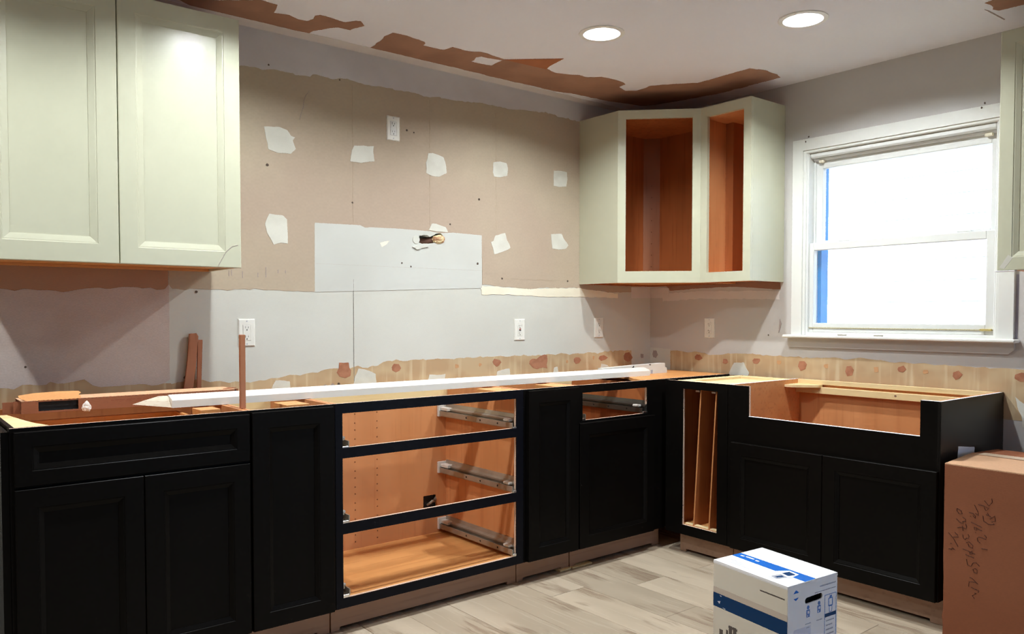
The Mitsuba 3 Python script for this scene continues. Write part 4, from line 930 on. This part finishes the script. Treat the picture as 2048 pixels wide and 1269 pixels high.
# ---------------------------------------------------------------- big cardboard box at the right
k = thing('cardboard_box', 'tall brown cardboard box with handwriting standing right of the sink cabinet', 'box')
X0, X1, Y0, Y1, ZT = .155, .650, 2.020, 2.62, .648     # w = wall distance, u = -y
front = [(Y0 + .006, .0), (Y0 + .004, .03), (Y0 - .002, .075), (Y0 + .003, .10), (Y0 + .004, .15), (Y0, .30), (Y0, ZT), (Y1, ZT), (Y1, 0)]
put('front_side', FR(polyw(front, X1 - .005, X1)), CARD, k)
put('left_side', FR(bb(Y0, Y0 + .005, X0, X1 - .005, 0, ZT, 0)), CARD, k)
put('back_side', FR(bb(Y0, Y1, X0, X0 + .005, 0, ZT, 0)), CARD, k)
put('right_side', FR(bb(Y1 - .005, Y1, X0, X1, 0, ZT, 0)), CARD, k)


def slab(pts, th):
    a = np.array(pts, float)
    return trimesh.convex.convex_hull(np.vstack([a, a + [0, 0, th]]))


MID = (X0 + X1) / 2
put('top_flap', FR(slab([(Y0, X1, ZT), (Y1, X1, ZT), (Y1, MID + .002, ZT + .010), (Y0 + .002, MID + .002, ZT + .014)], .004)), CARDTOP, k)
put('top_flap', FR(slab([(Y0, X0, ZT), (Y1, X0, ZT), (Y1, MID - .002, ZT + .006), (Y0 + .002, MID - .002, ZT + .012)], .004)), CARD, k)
put('packing_tape', FR(slab([(Y0 + .03, MID - .035, ZT + .0160), (Y1, MID - .035, ZT + .0145), (Y1, MID + .035, ZT + .0155), (Y0 + .03, MID + .035, ZT + .0178)], .0008)), CLEARTAPE, k)
HW = [[(2.182, 0.548), (2.184, 0.534), (2.173, 0.519), (2.158, 0.536)], [(2.137, 0.518), (2.157, 0.516), (2.173, 0.51), (2.163, 0.5), (2.158, 0.511)], [(2.168, 0.493), (2.173, 0.487), (2.167, 0.484), (2.164, 0.487), (2.177, 0.483), (2.183, 0.477), (2.177, 0.472), (2.193, 0.486), (2.195, 0.468), (2.183, 0.463)], [(2.154, 0.48), (2.157, 0.461), (2.174, 0.452), (2.192, 0.456), (2.188, 0.458)], [(2.125, 0.514), (2.132, 0.501), (2.137, 0.491), (2.139, 0.478), (2.129, 0.484)], [(2.107, 0.483), (2.121, 0.482), (2.129, 0.473), (2.129, 0.465), (2.121, 0.474)], [(2.112, 0.47), (2.113, 0.469)], [(2.115, 0.449), (2.133, 0.443), (2.151, 0.437)], [(2.152, 0.424), (2.132, 0.43), (2.125, 0.433), (2.127, 0.424), (2.135, 0.423), (2.133, 0.432)], [(2.13, 0.414), (2.131, 0.413)], [(2.16, 0.411), (2.167, 0.404), (2.165, 0.396), (2.152, 0.399), (2.142, 0.4), (2.136, 0.395), (2.139, 0.383), (2.147, 0.378)], [(2.151, 0.359), (2.171, 0.36)], [(2.066, 0.49), (2.08, 0.484), (2.084, 0.473), (2.074, 0.471), (2.065, 0.481), (2.066, 0.49)], [(2.086, 0.461), (2.096, 0.456), (2.096, 0.447), (2.086, 0.446), (2.088, 0.439), (2.078, 0.439), (2.064, 0.451)], [(2.096, 0.438), (2.1, 0.429), (2.098, 0.42), (2.083, 0.424), (2.068, 0.419)], [(2.085, 0.428), (2.088, 0.411)], [(2.105, 0.401), (2.109, 0.395), (2.107, 0.387), (2.099, 0.387), (2.097, 0.379), (2.089, 0.385), (2.087, 0.397)], [(2.099, 0.369), (2.109, 0.375), (2.123, 0.363), (2.121, 0.354), (2.109, 0.357), (2.106, 0.367)], [(2.088, 0.344), (2.105, 0.341), (2.13, 0.334)], [(2.12, 0.343), (2.112, 0.335), (2.113, 0.33), (2.122, 0.334)], [(2.098, 0.325), (2.127, 0.319)], [(2.146, 0.293), (2.134, 0.304), (2.124, 0.3), (2.117, 0.286), (2.106, 0.288), (2.102, 0.304), (2.102, 0.309)], [(2.138, 0.272), (2.138, 0.265), (2.128, 0.266), (2.124, 0.276), (2.131, 0.282), (2.139, 0.276)], [(2.113, 0.244), (2.121, 0.243), (2.142, 0.226), (2.132, 0.231), (2.112, 0.228), (2.11, 0.209)], [(2.119, 0.209), (2.137, 0.203), (2.135, 0.207)], [(2.137, 0.205), (2.147, 0.202), (2.142, 0.196)], [(2.131, 0.191), (2.137, 0.191), (2.123, 0.179), (2.131, 0.17)], [(2.037, 0.394), (2.054, 0.377), (2.072, 0.348)], [(2.059, 0.4), (2.07, 0.39)], [(2.054, 0.381), (2.072, 0.385)], [(2.044, 0.355), (2.05, 0.354)], [(2.038, 0.333), (2.052, 0.336), (2.062, 0.333), (2.053, 0.34), (2.047, 0.331)]]
ms = []
for s in HW:
    pts = np.array([(a, X1 + .0006, b) for a, b in s])
    ms.append(tube(pts, .0012, 6))
put('handwriting', FR(ms), INK, k, label='handwritten marker notes running down the side')

# ---------------------------------------------------------------- printed carton on the floor
k = thing('printed_box', 'white cardboard carton with blue printed bands and hand hole standing on the floor', 'box')
Aq, Cq, Dq = np.array([-1.622, -1.703]), np.array([-1.427, -2.028]), np.array([-1.671, -2.007])
Bq = Aq + (Cq - Dq)
uAD, uDC = (Dq - Aq) / np.linalg.norm(Dq - Aq), (Cq - Dq) / np.linalg.norm(Cq - Dq)
lAD, lDC = float(np.linalg.norm(Dq - Aq)), float(np.linalg.norm(Cq - Dq))
nAD, nDC = np.array([uAD[1], -uAD[0]]), np.array([uDC[1], -uDC[0]])
if nAD @ (np.array(CAM[:2]) - Aq) < 0:
    nAD = -nAD
if nDC @ (np.array(CAM[:2]) - Dq) < 0:
    nDC = -nDC
FA, FC = Frame(Aq, uAD, nAD), Frame(Dq, uDC, nDC)
ZB = .400
lDA = lAD
put('left_side', FA(bb(.001, lAD - .001, -.004, 0, .001, ZB - .006, .0008)), BOXWARMLIT, k, label='white side with cream light painted in and the navy band')
hh = sg.LineString([(.092, .3405), (.159, .3425)]).buffer(.0095, 8)
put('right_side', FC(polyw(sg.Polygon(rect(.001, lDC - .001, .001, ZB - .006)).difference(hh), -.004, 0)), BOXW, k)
put('hand_hole_shade', FC(bb(.07, .18, -.030, -.026, .31, .37, 0)), BLACKPL, k)  # black sheet paints in the dark inside of the carton
cq = (Aq + Bq + Cq + Dq) / 4
inn = lambda p, t: tuple(np.asarray(p) + (cq - p) * t)
for p, q in ((Aq, Bq), (Bq, Cq)):
    put('back_side', polyz([inn(p, .006), inn(q, .006), inn(q, .03), inn(p, .03)], .001, ZB - .006), BOXW, k)
put('lid', polyz([tuple(Aq), tuple(Bq), tuple(Cq), tuple(Dq)], ZB - .0045, ZB), BOXW, k)
put('lid_edge', FA(bb(0, lAD, -.003, .0008, ZB - .010, ZB - .003, .0006)), BOXW, k)
put('lid_edge', FC(bb(0, lDC, -.003, .0008, ZB - .010, ZB - .003, .0006)), BOXW, k)
pr = lambda nm, F, u0, u1, z0_, z1_, m, lab=None: put(nm, F(bb(u0, u1, -.0006, .0006, z0_, z1_, 0)), m, k, label=lab)
pr('printed_band', FA, .001, lAD - .001, .249, .2945, NAVYPRINT, 'navy printed band')
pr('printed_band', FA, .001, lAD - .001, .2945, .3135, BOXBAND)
pr('printed_line', FA, .201, .297, .3565, .3605, DARKPRINT)
put('printed_mark', FA([bb(.03, .045, -.0006, .0007, .150, .180, 0), bb(.060, .068, -.0006, .0007, .15, .187, 0), bb(.072, .086, -.0006, .0007, .15, .205, 0), bb(.090, .104, -.0006, .0007, .15, .205, 0), bb(.07, .108, -.0006, .0008, .196, .203, 0)]), DARKPRINT, k)
put('scuff', FA([polyw([(.020, .268), (.034, .272), (.030, .262)], -.0004, .0011), polyw([(.042, .254), (.058, .253), (.054, .250)], -.0004, .0011), polyw([(.03, .291), (.04, .290), (.036, .287)], -.0004, .0011)]), PALEPRINT, k)
# lid print: x along A->D (u), distance across = w inward
LA = lambda u, s, z=ZB: Aq + uAD * u + (Bq - Aq) / np.linalg.norm(Bq - Aq) * s
lid = lambda nm, pts, m, th=.0005, lab=None: put(nm, polyz([tuple(LA(*p)) for p in pts], ZB - .0005, ZB + th), m, k, label=lab)
lid('lid_band', [(.001, .090), (.001, .132), (lAD - .001, .135), (lAD - .001, .083)], BLUEPRINT, lab='bright blue printed band on the lid')
lid('lid_picture', [(.20, .028), (.228, .022), (.262, .075), (.255, .120), (.215, .125), (.19, .082)], WHITEPRINT, .0008)
lid('lid_picture', [(.215, .034), (.240, .030), (.252, .068), (.222, .074)], GREYPRINT, .0011)
lid('lid_picture', [(.218, .084), (.246, .080), (.252, .108), (.222, .114)], NAVYPRINT, .0011)
lid('lid_picture', [(.226, .040), (.236, .038), (.244, .062), (.232, .065)], NAVYPRINT, .0014)
for u0, u1, s in ((.03, .10, .040), (.04, .13, .028), (.02, .08, .052)):
    lid('printed_line', [(u0, s), (u0, s + .0016), (u1, s + .0016), (u1, s)], PALEPRINT)
for u0, u1, s in ((.02, .035, .108), (.04, .075, .112), (.085, .10, .108)):
    lid('printed_word', [(u0, s), (u0, s + .009), (u1, s + .009), (u1, s)], WHITEPRINT, .0009)
# right side print
put('arrow_mark', FC([polyw([(.026, .373), (.0385, .3835), (.052, .3745), (.046, .373), (.039, .3735)], -.0006, .0006), polyw([(.027, .3575), (.052, .3595), (.039, .3505)], -.0006, .0006)]), BLUEPRINT, k)
for u in (.098, .152):
    z = .306 if u < .1 else .309
    put('product_picture', FC([polyw(sg.Point(u, z + .013).buffer(.006, 8), -.0006, .0006), bb(u - .008, u + .008, -.0006, .0006, z - .017, z + .006, 0)]), mat('mat_print_mid_blue', (.06, .16, .46), .5, .3) if 'mat_print_mid_blue' not in scene else 'mat_print_mid_blue', k)
    put('product_picture', FC([bb(u - .004, u + .005, -.0004, .0010, z - .006, z + .002, 0), bb(u - .005, u - .001, -.0004, .0010, z - .016, z - .009, 0)]), PALEPRINT, k)
fr_ = lambda u0, u1, z0_, z1_, t: polyw(sg.Polygon(rect(u0, u1, z0_, z1_), [rect(u0 + t, u1 - t, z0_ + t, z1_ - t)]), -.0006, .0006)
put('label_frame', FC(fr_(.180, .239, .02, .340, .0015)), 'mat_print_mid_blue', k)
put('label_band', FC(bb(.1812, .2378, -.0006, .0008, .270, .281, 0)), NAVYPRINT, k)
put('label_picture', FC([fr_(.199, .221, .302, .328, .003), fr_(.203, .218, .283, .302, .0016), bb(.205, .216, -.0006, .0006, .328, .335, 0)]), 'mat_print_mid_blue', k)
tl = [bb(.155, .236, -.0006, .0006, .3705, .3745, 0), bb(.130, .236, -.0006, .0006, .3555, .3580, 0)]
tl += [bb(.188, .188 + w, -.0006, .0006, z, z + .004, 0) for z, w in zip(np.arange(.256, .06, -.014), (.04, .032, .036, .04, .028, .04, .036, .03, .04, .036, .04, .03, .036, .04))]
tl += [bb(.085, .112, -.0006, .0006, .268, .271, 0), bb(.14, .168, -.0006, .0006, .268, .271, 0), bb(.09, .104, -.0006, .0006, .256, .259, 0)]
put('printed_text', FC(tl), GREYPRINT, k, kind='stuff')
put('shaded_table', FC([bb(.03, .112, -.0004, .0004, .235, .262, 0), bb(.03, .170, -.0004, .0004, .15, .215, 0)]), PALEPRINT, k)
